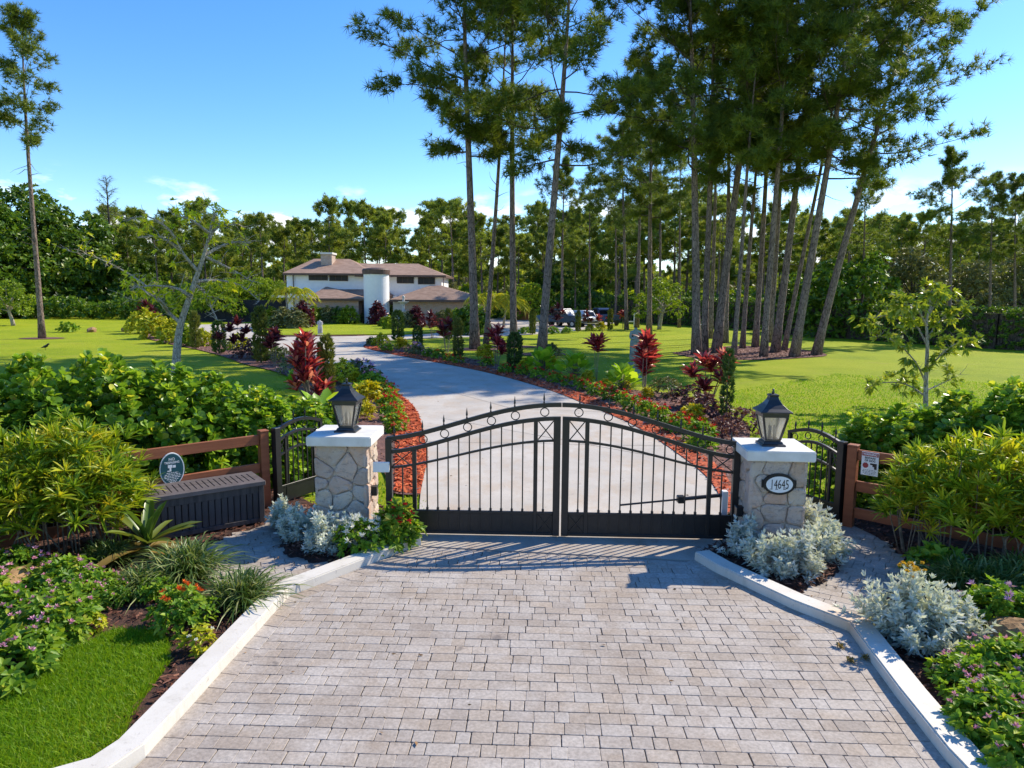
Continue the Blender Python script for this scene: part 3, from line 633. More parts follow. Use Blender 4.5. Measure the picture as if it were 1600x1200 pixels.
def dome(n, rx, ry, h, z0=0., shell=.55, top=.1):
    """points in an upright dome with outward axes"""
    a = RNG.uniform(0, 6.28, n); zc = RNG.uniform(0, 1, n) ** .8; rr = np.sqrt(np.clip(1 - zc ** 2.4, 0, 1)) * (1 - shell * (1 - RNG.random(n) ** .4))
    lump = 1 + .13 * np.sin(a * 3 + n) + .08 * np.sin(a * 7 + zc * 9)
    P = np.stack([np.cos(a) * rr * rx * lump, np.sin(a) * rr * ry * lump, z0 + zc * h * (1 + .10 * np.sin(a * 5 + 1))], 1)
    A = norm(np.stack([np.cos(a) * rr * 1.0, np.sin(a) * rr * 1.0, .35 + zc * 1.0], 1)); return P, A
def ball(n, r, c=(0, 0, 0), flat=1., shell=.5):
    d = norm(RNG.normal(0, 1, (n, 3))); rr = r * (1 - shell * (1 - RNG.random(n) ** .5)); P = d * rr[:, None] * np.array([1, 1, flat]); return P + np.array(c), d
def stems(n, r, h, mat, rad=.012, name='stem', z0=0):
    m = MB()
    for i in range(n):
        a = random.uniform(0, 6.28); q = r * math.sqrt(random.random()); p0 = Vector((math.cos(a) * q * .35, math.sin(a) * q * .35, z0)); p1 = Vector((math.cos(a) * q, math.sin(a) * q, h * random.uniform(.6, 1)))
        mid = p0.lerp(p1, .5) + Vector((random.gauss(0, .03), random.gauss(0, .03), 0)) * h; m.tube([p0, mid, p1], [rad, rad * .8, rad * .5], 4, False)
    return m.mesh(name, mat)
KIND = {}
def plant(kind, name, loc_, label, cat, group=None, sc=1., rz=None, tilt=0., fol=None):
    """one plant: an Empty at its foot with the kind's parts (shared mesh data)"""
    parts = KIND[kind]; rz = random.uniform(0, 6.28) if rz is None else rz
    if len(parts) == 1 and parts[0][2] is None:
        o = link(name, parts[0][1], None, loc_, (tilt, tilt * .6, rz), sc); return tag(o, label, cat, group)
    r = empty(name, loc_, rz, label, cat, group, (tilt, tilt * .6, rz), sc); main = None
    for pn, me, mt in parts:
        if mt is None: o = link(pn, me, r)
        else:
            for mtx in mt: link(pn, me, r, M=mtx)
        if pn in ('leaf_mass', 'inner_leaves'): o['kind'] = 'stuff'
    return r
def leafmats(C, A, k, th, L, Wd, roll=.3, var=.25, pick=None):
    b, d, s, nn, idx = frames(C, A, k, th, roll); out = []
    for i in range(len(b)):
        f = random.uniform(1 - var, 1 + var); m = Matrix.Identity(4)
        for j, (v, q) in enumerate(((d[i], L * f), (s[i], Wd * f), (nn[i], Wd * f))): m.col[j][:3] = tuple(v * q)
        m.col[3][:3] = tuple(b[i]); out.append(m)
    return out
def oneleaf(name, tm, mat, r=.5):
    return npmesh(name, tm[0], tm[1], mat, [r] * sum(len(f) for f in tm[1]), True)
# ---- kinds of plant
def kind_clusia(key, rx, ry, h, n, nl=90):
    P, A = dome(n, rx, ry, h, .12, .45); L = Leaves(); vis = np.argsort(P[:, 1] - P[:, 2] * .8)      # outer tips facing the drive first
    pick = [i for i in vis if RNG.random() < .6][:nl // 7]; rest = np.setdiff1d(np.arange(n), pick)
    L.add(P[rest], A[rest], 7, (.3, 1.15), .14, .088, T.obo, .12, .3, rb=(0, 1))
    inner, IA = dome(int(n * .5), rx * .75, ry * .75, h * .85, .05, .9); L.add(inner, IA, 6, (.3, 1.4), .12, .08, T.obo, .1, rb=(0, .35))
    vs = [oneleaf('leaf', T.obo, M['clusia'], r) for r in (.3, .55, .8, .95)]; ms = leafmats(P[pick], A[pick], 7, (.3, 1.15), .135, .085)
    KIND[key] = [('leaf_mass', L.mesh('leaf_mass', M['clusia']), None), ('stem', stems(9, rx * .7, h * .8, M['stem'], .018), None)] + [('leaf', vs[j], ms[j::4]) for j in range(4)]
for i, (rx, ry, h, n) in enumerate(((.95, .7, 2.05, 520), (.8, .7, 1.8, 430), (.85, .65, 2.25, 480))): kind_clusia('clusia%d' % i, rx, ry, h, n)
def kind_croton(key, rx, h, n, mat='croton', z0=.55):
    P, A = dome(n, rx, rx * .8, h - z0, z0, .6); P = P * (RNG.uniform(.78, 1.2, (n, 1)) * [1, 1, 0] + RNG.uniform(.74, 1.12, (n, 1)) * [0, 0, 1]); A = norm(A + [0, 0, .9]); L = Leaves()
    L.add(P, A, 17, (.12, 1.25), .20, .019, strap(3, fold=.25, belly=.5), .22, .5, clump=.6, var=.45)
    m = MB()
    for p in P[::max(1, n // 9)]:
        q = Vector(p); b = Vector((p[0] * .45, p[1] * .45, 0)); m.tube([b, b.lerp(q, .55) + Vector((random.gauss(0, .06), random.gauss(0, .06), 0)), q], [.010, .008, .005], 4, False)
    KIND[key] = [('foliage', L.mesh('foliage', M[mat]), None), ('stem', m.mesh('stem', M['cane']), None)]
kind_croton('croton0', .62, 1.4, 150); kind_croton('croton1', .5, 1.3, 110); kind_croton('croton2', .7, 1.38, 160)
kind_croton('croton_low', .5, .8, 60, z0=.1)
def kind_silver(key, rx, h, n, fl=False):
    P, A = dome(n, rx, rx, h, .04, .5); A = norm(A + [0, 0, .35]); L = Leaves()
    P = P[:max(24, n // 3)]; A = A[:len(P)]; k_ = RNG.uniform(.72, 1.16, len(P))[:, None]; tip = P * k_; d_ = norm(tip * [.8, .8, 1] + [0, 0, .08]); d_ = norm(d_ + A * .5)
    for j, f in enumerate((0, .05, .10, .15, .21)): L.add(tip - d_ * f * (h / .42), d_, 8 if j else 6, (.1, .7) if j == 0 else (.5, 1.35), .075 + .006 * j, .030, T.dia, .1, .9, clump=.6, rb=(.35 - .07 * j, 1 - .1 * j))
    KIND[key] = [('foliage', L.mesh('foliage', M['silver']), None), ('stem', stems(10, rx * .7, h * .7, M['cane'], .008), None)]
    if fl:
        P2 = np.stack([RNG.normal(0, .07, 34) + .03, RNG.normal(0, .07, 34), RNG.uniform(h * 1.05, h * 1.42, 34)], 1)
        for q in P2[::2]:
            F = Leaves(); F.add(q + RNG.normal(0, .006, (3, 3)), np.tile([[0, 0, 1]], (3, 1)), 9, (.2, 1.5), .024, .018, T.dia, 0, .8); KIND[key].append(('flower', F.mesh('flower', M['gold_fl']), None))
        S_ = Leaves(); P3 = P2 - [0, 0, .12]; S_.add(P3, np.tile([[0, 0, 1]], (34, 1)), 8, (.1, .9), .06, .018, T.dia, .1, .8); KIND[key].append(('flower_stalk', S_.mesh('flower_stalk', M['silver']), None))
kind_silver('silver0', .34, .42, 210); kind_silver('silver1', .30, .50, 190); kind_silver('silver2', .26, .36, 150); kind_silver('silver_big', .52, .56, 420, True); kind_silver('silver_side', .30, .48, 200)
def flowers(P, A, mat, r=.03, k=14, petal=.016):
    F = Leaves(); F.add(P, A, k, (.15, 1.45), r, petal, T.dia, 0, .9, base=.004, clump=.4); return F.mesh('flower', M[mat])
def kind_flower(key, rx, h, n, mat='leafy', fmat=None, nf=10, leaf=(.075, .032), fr=.03, top=True, fz=.0):
    P, A = dome(n, rx, rx, h, .02, .55); L = Leaves(); P = P * RNG.uniform(.86, 1.14, (n, 1)); L.add(P, A, 7, (.4, 1.45), leaf[0], leaf[1], T.oval, .25, .4, clump=.5, var=.45)
    KIND[key] = [('foliage', L.mesh('foliage', M[mat]), None)]
    if fmat:
        P2, A2 = dome(nf * 3, rx * 1.02, rx * 1.02, h * 1.03, .03, .05); i = np.argsort(-P2[:, 2] * (1 if top else 0) + RNG.random(len(P2)) * .25)[:nf]; A2 = norm(A2 + [0, 0, .5])
        for c in range(min(nf, 60)):
            KIND[key].append(('flower', flowers(P2[i[c]:i[c] + 1] + A2[i[c]] * (.04 + fz), A2[i[c]:i[c] + 1], fmat, fr), None))
    else: KIND[key].append(('stem', stems(6, rx * .6, h * .7, M['stem'], .006), None))
kind_flower('white_vinca', .30, .36, 150, 'leafy', 'white_fl', 30, (.07, .034), .055)
kind_flower('red_penta_big', .27, .44, 170, 'leafy', 'red_fl', 14, (.10, .038), .042)
kind_flower('ixora', .29, .36, 190, 'leafy', 'orange_fl', 14, (.065, .030), .04)
for i in range(3): kind_flower('pink_penta%d' % i, .37, .29 + .04 * i, 230, 'leafy', 'pink_fl', 16, (.085, .036), .034)
kind_flower('lilac_penta', .34, .4, 190, 'leafy', 'lilac_fl', 9, (.075, .028), .05)
kind_flower('small_white', .17, .22, 60, 'lime', 'white_fl', 3, (.06, .03), .025)
for i in range(3): kind_flower('red_low%d' % i, .30, .34, 60, 'leafy', 'red_fl', 12, (.11, .05), .075)
kind_flower('orange_low', .36, .36, 60, 'leafy', 'orange_fl', 12, (.12, .05), .09)
kind_flower('pinkgreen_low', .34, .36, 70, 'leafy', 'pink_fl', 10, (.12, .05), .06)
kind_flower('lilac_low', .42, .4, 80, 'hazy', 'lilac_fl', 16, (.12, .05), .08)
kind_flower('green_low', .3, .32, 60, 'leafy', None, 0, (.12, .05))
kind_flower('yellow_croton', .30, .5, 70, 'yellow', None, 0, (.15, .05))
kind_flower('olive_mound', .8, .95, 170, 'lime', None, 0, (.2, .08))
kind_flower('garden_bush', 1.0, 1.5, 260, 'bright_broad', None, 0, (.26, .11))
kind_flower('grey_bush', 1.0, 1.4, 260, 'hazy', None, 0, (.24, .1))
kind_flower('dark_bush', 1.0, 1.5, 260, 'broad', None, 0, (.26, .12))
kind_flower('plum_low', .55, .5, 130, 'plum', None, 0, (.10, .04))
kind_flower('plum_tall', 1.0, 2.3, 320, 'ti_dark', None, 0, (.3, .12))
kind_flower('greenplum_low', .5, .55, 120, 'hazy', None, 0, (.09, .035))
def kind_liriope(key, r, L_, n, mat='liriope'):
    C = np.stack([RNG.normal(0, r * .22, n), RNG.normal(0, r * .22, n), np.full(n, .01)], 1); L = Leaves()
    L.add(C, np.tile([[0, 0, 1]], (n, 1)), 2, (.1, 1.0), L_, .013, strap(4, fold=.1, belly=.35), .55, .6, clump=.2, var=.35)
    KIND[key] = [('foliage', L.mesh('foliage', M[mat]), None)]
kind_liriope('liriope0', .4, .72, 420); kind_liriope('liriope1', .36, .6, 380); kind_liriope('liriope_dark', .42, .62, 380)
# bromeliad: every leaf is a part
def kind_bromeliad():
    lf = oneleaf('leaf', strap(6, fold=.35, belly=.55, bend=.9), M['bromeliad'], .5); lf2 = oneleaf('leaf', strap(6, fold=.35, belly=.55, bend=1.6), M['bromeliad'], .85); old = oneleaf('leaf', strap(6, fold=.3, belly=.55, bend=2.6), M['bromeliad_old'], .5); old2 = oneleaf('leaf', strap(6, fold=.3, belly=.55, bend=2.6), M['bromeliad_old'], .95)
    z = lambda h: np.array([[0, 0, h]]); up = np.array([[0, 0, 1.]])
    KIND['bromeliad'] = [('leaf', lf, leafmats(z(.16), up, 8, (.15, .6), .50, .095, .05)), ('leaf', lf2, leafmats(z(.14), up, 9, (.7, 1.1), .60, .10, .05)),
                         ('leaf', old, leafmats(z(.1), up, 8, (1.2, 1.6), .58, .10, .1)), ('leaf', old2, leafmats(z(.08), up, 5, (1.4, 1.8), .52, .10, .15)), ('stem', stems(3, .04, .18, M['stem'], .04), None)]
kind_bromeliad()
# ti plants: canes with heads of strap leaves
def kind_ti(key, heads, cols=('ti', 'ti'), L_=.5, Wd=.1, k=26):
    KIND[key] = []; m = MB(); C = []; A = []
    for x, y, z in heads:
        b = Vector((x * .25, y * .25, 0)); p = Vector((x, y, z)); m.tube([b, b.lerp(p, .5) + Vector((random.gauss(0, .03), random.gauss(0, .03), 0)), p], [.022, .018, .014], 5, False)
        for q in (0, -.11, -.22): C.append((x * (1 + q * .3), y * (1 + q * .3), z + q)); A.append(norm(np.array([x * .25, y * .25, 1.])))
    tm = strap(4, fold=.3, belly=.55, bend=.7)
    for j, r in enumerate((.2, .5, .75, .95)):
        ms = leafmats(np.array(C), np.array(A), max(1, k // 12), (.1, 1.1), L_, Wd, .4); KIND[key].append(('leaf', oneleaf('leaf', tm, M[cols[j % len(cols)]], r), ms))
    KIND[key].append(('stem', m.mesh('stem', M['cane']), None))
def kind_ti_far(key, heads, mat, L_=.5, Wd=.1, k=16):
    m = MB(); L = Leaves()
    for x, y, z in heads:
        b = Vector((x * .25, y * .25, 0)); p = Vector((x, y, z)); m.tube([b, b.lerp(p, .5) + Vector((random.gauss(0, .03), random.gauss(0, .03), 0)), p], [.018, .015, .012], 4, False)
        L.add(np.array([[x, y, z], [x, y, z - .12]]), np.array([[x * .25, y * .25, 1.]] * 2), k, (.1, 1.3), L_, Wd, strap(3, fold=.3, belly=.55), .18, .4, clump=0)
    KIND[key] = [('leaf_mass', L.mesh('leaf_mass', M[mat]), None), ('stem', m.mesh('stem', M['cane']), None)]
kind_ti('ti_big', [(random.uniform(-.45, .5), random.uniform(-.4, .4), z) for z in (.25, .4, .55, .65, .8, .9, 1.0, 1.1, 1.2, 1.3, 1.4, 1.5, 1.6, 1.7, 1.8, 1.95)], ('ti',), .42, .10, 26)
kind_ti_far('ti_trio', [(-.55, 0, 1.05), (.0, .2, 1.4), (.5, -.1, 1.5), (.3, -.3, .85), (-.25, -.2, .6), (.2, .1, 1.2), (.62, .1, 1.2)], 'ti', .48, .10, 22)
kind_ti_far('ti_single', [(-.1, 0, 1.55), (.05, .05, 1.3), (.15, 0, 1.6)], 'ti', .5, .11, 20)
kind_ti_far('ti_pair', [(-.1, 0, 1.0), (0, .1, 1.3), (.4, .1, 1.7), (-.15, .1, 1.55), (.1, 0, .8), (-.2, .1, 1.2), (.35, 0, 1.35)], 'ti', .48, .11, 20)
kind_ti_far('ti_dark', [(-.4, 0, 1.3), (.1, .1, 1.55), (.5, 0, 1.3), (.1, -.2, 1.0)], 'ti_dark', .55, .12)
kind_ti_far('ti_dark2', [(-.9, 0, 1.2), (-.3, .1, 1.7), (.2, 0, 2.1), (.7, 0, 1.6), (0, -.2, 1.0), (.4, .1, 1.1)], 'ti_dark', .6, .13)
# big paddle leaved plants
def kind_paddle(key, n, L_, Wd, stemh):
    vs = [oneleaf('leaf', (np.array([[0, 0, 0], [.12, -.3, .06], [.4, -.5, .1], [.75, -.36, .02], [1, 0, -.12], [.75, .36, .02], [.4, .5, .1], [.12, .3, .06], [.4, 0, -.04], [.75, 0, -.07]]),
          [np.array([[0, 1, 2, 8], [2, 3, 9, 8], [8, 9, 5, 6], [0, 8, 6, 7]]), np.array([[3, 4, 9], [9, 4, 5]])]), M['paddle'], r) for r in (.2, .5, .85)]
    m = MB(); ms = []; 
    for i in range(n):
        a = i * 2.4 + random.uniform(-.3, .3); q = (i + .5) / n; r = .10 + (.3 if n < 20 else .75) * q * stemh; h = stemh * (1.25 - .95 * q) * random.uniform(.85, 1.1); p = Vector((math.cos(a) * r, math.sin(a) * r, h))
        m.tube([(0, 0, 0), p * .5 + Vector((0, 0, h * .1)), p], [.014, .011, .008], 4, False)
        d = Vector((math.cos(a), math.sin(a), 1.7 - 1.5 * q)).normalized(); s = d.cross(Vector((0, 0, 1))).normalized(); s = Matrix.Rotation(random.gauss(0, .55), 3, d) @ s; nn = s.cross(d); f = random.uniform(.75, 1.1)
        mt = Matrix.Identity(4)
        for j, (v, k) in enumerate(((d, L_ * f), (s, Wd * f), (nn, Wd * f))): mt.col[j][:3] = tuple(v * k)
        mt.col[3][:3] = tuple(p); ms.append(mt)
    KIND[key] = [('leaf', vs[j], ms[j::3]) for j in range(3)] + [('stem', m.mesh('stem', M['stem']), None)]
kind_paddle('paddle', 44, .38, .32, .55); kind_paddle('paddle_near', 11, .58, .36, .75)
def kind_column(key, r, h, mat, n):
    z = RNG.random(n) ** .9; a = RNG.uniform(0, 6.28, n); rr = r * np.minimum(1, (1 - z) * 5 + .25) * np.minimum(1, z * 9 + .55) * RNG.uniform(.75, 1.05, n)
    P = np.stack([np.cos(a) * rr, np.sin(a) * rr, z * h], 1); A = norm(np.stack([np.cos(a) * .5, np.sin(a) * .5, np.full(n, 1.)], 1))
    L = Leaves(); L.add(P, A, 6, (.1, .8), .14 * (r / .15) ** .4, .035 * (r / .15) ** .4, T.dia, 0, .8); KIND[key] = [('foliage', L.mesh('foliage', M[mat]), None), ('trunk', MB_trunk(r * .2, h * .9), None)]
def MB_trunk(r, h):
    m = MB(); m.tube([(0, 0, 0), (0, 0, h * .5), (0, 0, h)], [r, r * .7, r * .2], 6); return m.mesh('trunk', M['stem'])
kind_column('column_dark', .34, 1.9, 'cypress', 420); kind_column('column_slim', .14, 2.2, 'cypress', 300); kind_column('column_light', .17, 1.7, 'cypress_light', 400)
# ---- trees
def wander(p0, d0, L, n, wob, lift=0.):
    p = Vector(p0); d = Vector(d0).normalized(); out = [p.copy()]
    for i in range(n):
        d = (d + Vector((random.gauss(0, wob), random.gauss(0, wob), random.gauss(0, wob) + lift))).normalized(); p = p + d * (L / n); out.append(p.copy())
    return out
def kind_pine(key, H, c0, R, nl, r0, mat='pine', k=13, nL=.42, nW=.045, per=5, top=.55, lean=0., limb=.22):
    """slash pine: bare straight trunk, up-swept limbs, tufts of long needles"""
    tr = []; x = y = 0.; m = MB(); n = 12; ph = random.uniform(0, 6.28)
    for i in range(n + 1):
        t = i / n; tr.append(Vector((math.sin(t * 3.1 + ph) * .22 * t + lean * t * t, math.cos(t * 2.3 + ph) * .22 * t, H * t)))
    rad = [r0 * (1 - .72 * (i / n) - .2 * (i / n) ** 4) * (1.35 if i == 0 else 1) for i in range(n + 1)]
    m.tube(tr, rad, 10); at = lambda t: tr[min(int(t * n), n - 1)].lerp(tr[min(int(t * n), n - 1) + 1], t * n - min(int(t * n), n - 1))
    b = MB(); C = []; A = []; CR = []
    def tuft(p, d, spread=.2, cnt=1):
        g = RNG.random()
        for _ in range(cnt):
            CR.append(g)
            C.append(np.array(p) + RNG.normal(0, spread, 3)); A.append(norm(np.array(d) + RNG.normal(0, .35, 3) + [0, 0, .35]))
    for i in range(nl):
        t = c0 + (1 - c0) * ((i + random.random()) / nl) ** .9; t = min(t, .985); q = (t - c0) / (1 - c0)
        az = i * 2.4 + random.gauss(0, .4); prof = (.45 + .75 * math.sin(math.pi * min(1, q * .85 + .12))) * (1 - .45 * q ** 3)
        if q < .18 and random.random() < .4: prof *= .5
        L_ = R * prof * random.uniform(.65, 1.15); el = -.12 + .95 * q + random.gauss(0, .16)
        d = Vector((math.cos(az) * math.cos(el), math.sin(az) * math.cos(el), math.sin(el))); pts = wander(at(t), d, L_, 6, .13, .05)
        rr = max(.016, r0 * limb * (1 - q * .6)); b.tube(pts, [rr * (1 - .8 * j / 6) for j in range(7)], 5, False)
        for j in range(2, 7):
            dirv = (pts[j] - pts[j - 1]).normalized()
            for s in range(2 if j < 6 else 1):
                if random.random() < .12: continue
                sd = Vector((-dirv.y, dirv.x, .25)) * (1 if s else -1); e = (dirv * random.uniform(.5, 1) + sd * random.uniform(.5, 1) + Vector((0, 0, random.uniform(-.1, .5)))).normalized()
                l2 = L_ * random.uniform(.16, .34) * (1.1 - .1 * j); p2 = wander(pts[j], e, l2, 3, .18, .06); b.tube(p2, [rr * .35, rr * .28, rr * .2, rr * .12], 4, False)
                tuft(p2[-1], e, .17, per + 1); tuft(p2[-2], e, .15, max(1, per // 2))
            if j > 4: tuft(pts[j], dirv, .2, 2)
        tuft(pts[-1], d, .25, per)
    for i in range(9):      # dead stubs on the bare trunk
        t = random.uniform(c0 * .45, c0 + .1); az = random.uniform(0, 6.28); pts = wander(at(t), (math.cos(az), math.sin(az), random.uniform(-.3, .3)), random.uniform(.4, 1.9), 4, .2); m.tube(pts, [.03, .024, .018, .012, .006], 4, False)
    tuft(tr[-1], (0, 0, 1), .3, per * 2)
    L = Leaves(); L.add(np.array(C), np.array(A), k, (.15, 1.5), nL, nW, T.tri, .12, .5, clump=.3, var=.25, cr=np.array(CR))
    KIND[key] = [('trunk', m.mesh('trunk', M['pine_bark'], smooth=True), None), ('branches', b.mesh('branches', M['dark_bark']), None), ('crown', L.mesh('crown', M[mat]), None)]
for i, (H, c0, R, nl, r0) in enumerate(((24, .45, 5.8, 30, .27), (22, .50, 4.2, 23, .22), (23, .45, 5.8, 30, .26), (21, .58, 3.4, 16, .17), (20, .52, 3.8, 18, .2))): kind_pine('pine%d' % i, H, c0, R, nl, r0, per=(8, 7, 7, 4, 4)[i], nL=.5, nW=.042, k=15)
kind_pine('pine_lone', 22, .60, 2.3, 26, .21, per=3, k=14, limb=.16)
kind_pine('pine_lean', 23, .5, 5.6, 32, .28, per=5, lean=1.3, nL=.5, nW=.042, k=15)
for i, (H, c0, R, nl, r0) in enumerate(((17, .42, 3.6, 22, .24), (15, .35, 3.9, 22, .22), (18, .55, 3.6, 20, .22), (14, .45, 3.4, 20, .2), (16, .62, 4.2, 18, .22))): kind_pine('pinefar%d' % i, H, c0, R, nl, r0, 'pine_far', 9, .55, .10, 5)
def kind_broad(key, H, R, mat, nclump, k=7, leaf=(.3, .16), trunk=.3, low=.12, barkm='dark_bark', flat=.75, parts=('trunk', 'crown'), per=60):
    m = MB(); L = Leaves(); base = wander((0, 0, 0), (0, 0, 1), H * .45, 4, .06); m.tube(base, [trunk * (1 - .12 * i) for i in range(5)], 8)
    for i in range(nclump):
        q = (i + .5) / nclump; a = i * 2.4; zz = low + (1 - low) * q; rr = R * math.sqrt(max(.05, 1 - (2 * max(zz - .3, -.3) / 1.5) ** 2)) * random.uniform(.5, 1.0)
        c = Vector((math.cos(a) * rr, math.sin(a) * rr, H * zz * .93)); r = R * random.uniform(.26, .42) * (1.1 - .3 * q)
        P, A = ball(per, r, c, flat, .55); A = norm(A + [0, 0, .5]); L.add(P, A, k, (.4, 1.5), leaf[0], leaf[1], T.dia, .15, .6, clump=.4, rb=(max(0, random.uniform(-.15, .25)), random.uniform(.65, 1)))
        m.tube([base[-1 - (i % 2)], base[-1].lerp(c, .5) + Vector((0, 0, -r * .2)), c], [trunk * .4, trunk * .22, .02], 5, False)
    KIND[key] = [('trunk', m.mesh('trunk', M[barkm], smooth=True), None), ('crown', L.mesh('crown', M[mat]), None)]
kind_broad('broad0', 15, 7, 'broad', 34, 6, (.5, .26), .5, .05, per=110); kind_broad('broad1', 12, 6, 'broad', 30, 6, (.5, .26), .4, .04, per=100)
kind_broad('feathery', 6, 4.5, 'bright_broad', 22, 6, (.4, .14), .25, .3, per=70, flat=.5)
kind_broad('citrus', 4.3, 2.1, 'bright_broad', 12, 6, (.22, .11), .2, .35, 'grey_bark', per=45)
kind_broad('roundshrub', 4.5, 3.2, 'bright_broad', 16, 6, (.4, .2), .2, .02, per=60)
kind_broad('darkshrub', 5.5, 3.6, 'broad', 16, 6, (.42, .22), .2, .02, per=60)
kind_broad('hazytree', 9, 4.0, 'hazy', 20, 6, (.45, .16), .25, .12, per=60)
# ------------------------------------------------------------------ driveway gate
def bump_(s): return (.5 - .5 * math.cos(2 * math.pi * s / GW)) ** .78
ZT = lambda s: 1.365 + .49 * bump_(s)
Z2 = lambda s: ZT(s) - .185
Z3 = lambda s: ZT(s) - .40 - .085 * bump_(s)
def leaf_gate(root, flip):
    WH = GW / 2; I = M['iron']; n = 26
    def one(name, f, bev=.004, **k): m = MB(); f(m); return m.build(name, I, root, bevel=bev, **k)
    one('hinge_post', lambda m: m.box(0, .085, -.04, .04, .06, ZT(.04) + .01))
    one('meeting_post', lambda m: m.box(WH - .105, WH - .012, -.04, .04, .06, Z2(WH)))
    for s in (.36, WH - .37): one('inner_post', lambda m: m.box(s, s + .055, -.025, .025, .06, Z2(s) - .02))
    for nm, Z, w, h, a, b in (('top_rail', ZT, .06, .055, .02, WH - .004), ('middle_rail', Z2, .052, .05, .085, WH - .012), ('lower_rail', Z3, .034, .028, .085, WH - .105)):
        one(nm, lambda m: m.bar([(a + (b - a) * i / n, 0, Z(a + (b - a) * i / n)) for i in range(n + 1)], w, h), 0)
    one('kick_panel', lambda m: m.box(.085, WH - .105, -.012, .012, .09, .36)); one('bottom_rail', lambda m: m.box(.085, WH - .105, -.028, .028, .06, .10)); one('kick_rail', lambda m: m.box(.085, WH - .105, -.02, .02, .35, .385))
    nb = 10; bal = MB(); bal.box(-.009, .009, -.009, .009, -.5, .5)
    xs = [.415 + (WH - .37 - .415) * (i + 1) / (nb + 1) for i in range(nb)]
    for x in xs + [.225, WH - .235]:
        z1 = (Z2(x) if x in xs else Z3(x)) - .012; m = MB(); m.box(-.0085, .0085, -.0085, .0085, .385, z1); m.box(-.016, .016, -.016, .016, .388, .42)
        m.box(-.0085, .0085, -.02, -.0122, .10, .35); m.box(-.0085, .0085, .0122, .02, .10, .35); m.build('baluster', I, root, loc=(x, 0, 0))
    rm = MB(); rm.ring((0, 0, 0), .055, .0075, 18, 5); rme = rm.mesh('ring', I, smooth=True)
    fm = MB(); fm.lathe([(.011, 0), (.013, .02), (.007, .03), (.016, .06), (.012, .085), (.001, .15)], 6); fme = fm.mesh('finial', I)
    rx = [.12, .50, .79, 1.10, 1.42, 1.74, 2.13]
    for x in rx:
        x = min(x, WH - .2); link('ring', rme, root, loc=(x + .01, 0, (ZT(x + .01) + Z2(x + .01)) / 2)); link('finial', fme, root, loc=(x, 0, ZT(x) + .024))
    def cross(m, x0, x1, z0, z1, y=0):
        m.bar([(x0, y, z0), (x1, y, z1)], .014, .014); m.bar([(x0, y + .001, z1), (x1, y + .001, z0)], .0135, .0135)
    one('scroll_cross', lambda m: cross(m, .09, .355, Z3(.1) + .015, Z2(.3) - .02), 0); one('scroll_cross', lambda m: cross(m, WH - .312, WH - .108, Z3(WH - .2) + .015, Z2(WH - .2) - .03), 0)
    for y in (-.024, .024): one('kick_cross', lambda m: (cross(m, WH - .30, WH - .115, .11, .34, y)), 0)
    one('kick_cross', lambda m: cross(m, .1, .35, .11, .34, -.024), 0); return root
lg = leaf_gate(empty('driveway_gate', GL, GA, 'dark bronze swing gate leaf hung on the plain stone pillar without a number', 'gate', 'leaves of the driveway gate'), 1)
rg = leaf_gate(empty('driveway_gate', GR, GA + math.pi, 'dark bronze swing gate leaf with opener arm, hung on the numbered pillar', 'gate', 'leaves of the driveway gate'), -1)
# opener arms behind the gate
def opener(p0, p1, z0, z1, label):
    r = empty('gate_opener', (p0.x, p0.y, 0), 0, label, 'gate opener'); d = p1 - p0; m = MB()
    a, b = Vector((0, 0, z0)), Vector((d.x, d.y, z1)); m.tube([a, a.lerp(b, .42)], .028, 8); m.build('motor_tube', M['black'], r)
    m = MB(); m.tube([a.lerp(b, .42), b], .014, 8); m.build('push_rod', M['black'], r)
    m = MB(); m.box(-.04, .04, -.05, .05, 0, z0 + .06); m.build('bracket_post', M['white'], r, bevel=.006)
    m = MB(); m.box(-.05, .05, -.05, .05, -.05, .05, Matrix.Translation(a.lerp(b, .42)) @ Matrix.Rotation(math.atan2(d.y, d.x), 4, 'Z')); m.build('motor_housing', M['black'], r, bevel=.01)
opener(loc(GW - .12, .22), loc(GW - 1.55, .09), .60, .47, 'slim black gate opener arm behind the leaf by the numbered pillar')
# hinge bracket
m = MB(); m.box(-.16, .06, -.10, -.06, .92, 1.06); o = m.build('hinge_plate', M['white'], loc=GL + Vector((0, 0, 0)), bevel=.006); tag(o, 'small white hinge plate between plain pillar and gate post', 'hinge plate')
